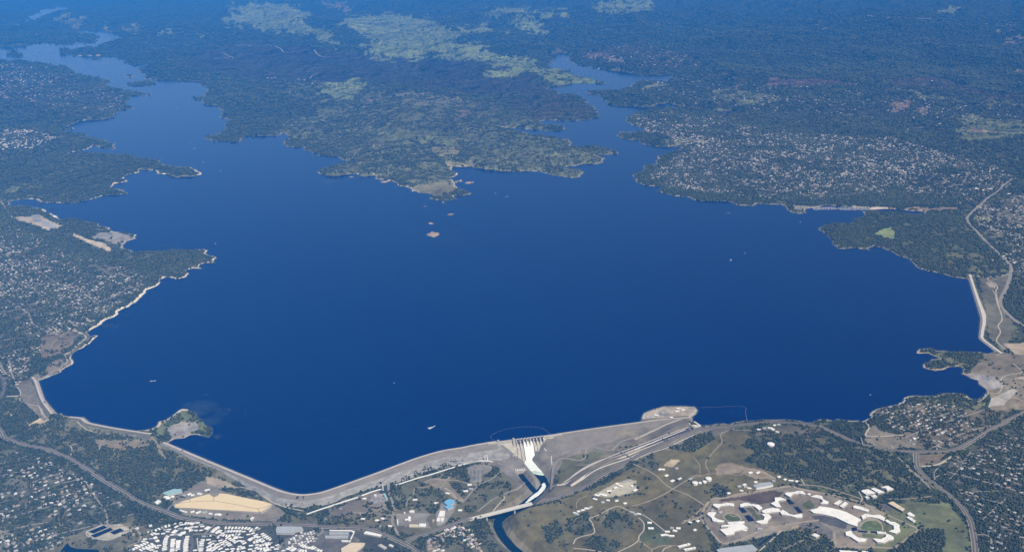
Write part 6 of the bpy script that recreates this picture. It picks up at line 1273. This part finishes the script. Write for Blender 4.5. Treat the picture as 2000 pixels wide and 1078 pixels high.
ex = np.array(ex); a, b__, c = P3(ex[:, 0], ex[:, 1]+1); tx_ = np.r_[tx_, a]; ty_ = np.r_[ty_, b__]; tz = np.r_[tz, c]; tr = np.r_[tr, RNG.uniform(5.5, 8, len(a))]; td = np.r_[td, np.hypot(a, b__)]
n = len(tx_); od = np.argsort(td); fr = inframe(tx_[od], ty_[od], tz[od], -2); near_i = od[fr][:300-len(a)]; near_i = np.unique(np.r_[near_i, np.arange(n-len(a), n)]); isn = np.zeros(n, bool); isn[near_i] = True
crown = []
def crownmesh(seed):
    rg = np.random.default_rng(seed); V = []; F = []; k = 0; col = []
    for q in range(13):
        th = rg.uniform(0, 6.28); rr = rg.uniform(0, .68)**.8 if q else 0; zc = 1.05-.45*rr+rg.uniform(-.15, .2); s = rg.uniform(.34, .55)
        P = IV*s*(1+rg.uniform(-.3, .3, (12, 1)))*np.array([1, 1, .8])+np.array([rr*math.cos(th), rr*math.sin(th), zc]); V.append(P); F.append(IF+k); k += 12; col += [LC[rg.integers(5)]*rg.uniform(.8, 1.35)]*20
    return np.concatenate(V), np.concatenate(F), np.array(col)
cps = []
for k in range(4):
    o = empty('oak_tree'); o['category'] = 'tree'; V_, F_, c_ = crownmesh(k); cr = mesh_np('crown', V_, F_, MAT['leaf'], o)
    ca = cr.data.color_attributes.new('tint', 'FLOAT_COLOR', 'CORNER'); ca.data.foreach_set('color', np.repeat(np.c_[c_, np.ones(len(c_))], 3, 0).astype(np.float32).ravel())
    mb = MB(); mb.cyl((0, 0, -.2), .1, 1.0, 7, .06); mb.cyl((.05, .02, .5), .05, .5, 5, .03); mb.build('trunk', MAT['bark'], o); cps.append(o)
used = set()
def treezone(u, v):
    if u < 245: return 'in the wooded suburb at the bottom left'
    if u < 600: return 'between the mobile homes and the highway'
    if u < 830: return 'around the bottom-centre warehouses and works yard'
    if u < 985: return 'on the left bank of the river gorge'
    if u < 1375: return 'scattered in the brown grassland right of the river gorge'
    if u < 1700: return 'in the wooded patches below the prison'
    if u < 1900: return 'in the green field between prison and right road'
    return 'in the wooded suburb at the bottom right'
for i in near_i:
    u, v = proj(tx_[i], ty_[i], tz[i]); zn = treezone(float(u), float(v)); src = cps[random.randrange(4)]; r = tr[i]
    nx1(src, used, (tx_[i], ty_[i], tz[i]), random.random()*6.28, ('large' if r > 6.4 else 'medium' if r > 5 else 'small')+' dark green oak tree '+zn, 'oak trees '+zn, sc=(r, r, r*random.uniform(.9, 1.15)))
for m_, nm_ in ((~isn, 'woodland'),):
    X, Y, Z, R_ = tx_[m_], ty_[m_], tz[m_], tr[m_]; n = len(X); D = np.hypot(X, Y)
    # two lobes for nearer trees, one for the far ones
    nr = D < 6800; X2 = np.r_[X, X[nr]+R_[nr]*RNG.uniform(-.6, .6, nr.sum())]; Y2 = np.r_[Y, Y[nr]+R_[nr]*RNG.uniform(-.6, .6, nr.sum())]; R2_ = np.r_[R_, R_[nr]*.7]; Z2 = np.r_[Z+R_*.75, Z[nr]+R_[nr]*RNG.uniform(.9, 1.3, nr.sum())]
    n2 = len(X2); th = RNG.uniform(0, 6.28, n2); c, s = np.cos(th)[:, None], np.sin(th)[:, None]; jit = 1+RNG.uniform(-.32, .32, (n2, 12)); bx = IV[None, :, 0]*c-IV[None, :, 1]*s; by = IV[None, :, 0]*s+IV[None, :, 1]*c
    flat = np.where(np.hypot(X2, Y2) > 9000, .62, .95)[:, None]
    V = np.stack([X2[:, None]+bx*R2_[:, None]*jit, Y2[:, None]+by*R2_[:, None]*jit, Z2[:, None]+IV[None, :, 2]*R2_[:, None]*jit*flat], -1).reshape(-1, 3)
    F = (IF[None]+(np.arange(n2)*12)[:, None, None]).reshape(-1, 3)
    wo2 = mesh_np(nm_, V, F, MAT['leaf']); tag(wo2, 'dark green oak woodland and garden trees spread over all the shores', 'woodland', kind='stuff')
    zone = fbm(X2/900, Y2/900, 3, 61)[:, None]; c1 = LC[RNG.integers(0, 5, n2)]*(1+(RNG.uniform(.55, 1.55, (n2, 1))-1)*np.where(np.hypot(X2, Y2)[:, None] > 8500, .6, 1))*(.8+.4*zone)*np.clip(.9+(np.hypot(X2, Y2)[:, None]-6000)/14000, .95, 1.1)
    ca = wo2.data.color_attributes.new('tint', 'FLOAT_COLOR', 'POINT'); ca.data.foreach_set('color', np.repeat(np.c_[c1, np.ones(n2)], 12, 0).astype(np.float32).ravel())
    print('woodland faces', len(F))
# drowned bushes standing in the shallows
bx_, by_ = [], []
for u, v, ru, rv, n_ in ((100, 395, 40, 4, 60), (110, 408, 22, 5, 40), (195, 432, 8, 2, 15), (225, 443, 6, 1.5, 12), (275, 464, 6, 2, 10), (330, 480, 25, 4, 40), (212, 637, 22, 5, 90), (265, 600, 30, 25, 50), (300, 585, 25, 8, 30), (248, 615, 12, 6, 25), (392, 826, 6, 8, 14), (424, 853, 6, 4, 16), (445, 800, 14, 3, 12), (820, 436, 6, 3, 6), (892, 450, 5, 2, 6), (918, 480, 3, 2, 5), (849, 489, 3, 2, 3), (1720, 795, 20, 8, 22), (1850, 770, 20, 3, 30), (542, 277, 1, 1, 3), (862, 420, 8, 3, 5), (712, 350, 10, 1, 6), (470, 800, 20, 25, 12), (1905, 762, 3, 2, 5), (1880, 690, 30, 3, 30), (70, 400, 20, 3, 30)):
    a = RNG.normal(u, ru*.5, n_); b__ = RNG.normal(v, rv*.5, n_); x, y = ray(a, b__); bx_ += list(x); by_ += list(y)
X, Y = np.array(bx_), np.array(by_); R_ = RNG.uniform(2.0, 4.6, len(X))*np.clip(np.hypot(X, Y)/9000, .8, 1.6); jit = 1+RNG.uniform(-.35, .35, (len(X), 12))
V = np.stack([X[:, None]+IV[None, :, 0]*R_[:, None]*jit, Y[:, None]+IV[None, :, 1]*R_[:, None]*jit, .3+IV[None, :, 2]*R_[:, None]*jit*.8], -1).reshape(-1, 3)
bu = mesh_np('drowned_bushes', V, (IF[None]+(np.arange(len(X))*12)[:, None, None]).reshape(-1, 3), MAT['bush']); tag(bu, 'scattered dark bush tops standing in the shallow lake water by the left shore', 'bushes', kind='stuff')
ca = bu.data.color_attributes.new('tint', 'FLOAT_COLOR', 'POINT'); ca.data.foreach_set('color', np.tile(np.array([.05, .06, .035, 1], np.float32), len(V)))

# ------------------------------------------------------------------ haze
hb = MB(); X0, X1, Y0, Y1, Zb, Zt = GX.min()-500, GX.max()+500, -4000.0, GY.max()+500, -130.0, CH+60
hb.box(((X0+X1)/2, (Y0+Y1)/2, Zb), (X1-X0, Y1-Y0, Zt-Zb)); m = bpy.data.materials.new('haze'); m.use_nodes = True; nt = m.node_tree; nt.nodes.remove(nt.nodes['Principled BSDF'])
pv = nt.nodes.new('ShaderNodeVolumePrincipled'); pv.inputs['Color'].default_value = (*HAZE_C, 1); pv.inputs['Absorption Color'].default_value = (.16, .09, 0, 1); pv.inputs['Density'].default_value = HAZE_D; pv.inputs['Anisotropy'].default_value = HAZE_G
nt.links.new(pv.outputs[0], [n for n in nt.nodes if n.type == 'OUTPUT_MATERIAL'][0].inputs['Volume'])
hz = hb.build('haze', m); tag(hz, kind='stuff'); hz['label'] = 'blue air haze thickening towards the far hills'; hz['category'] = 'haze'
print('objects', len(bpy.data.objects))
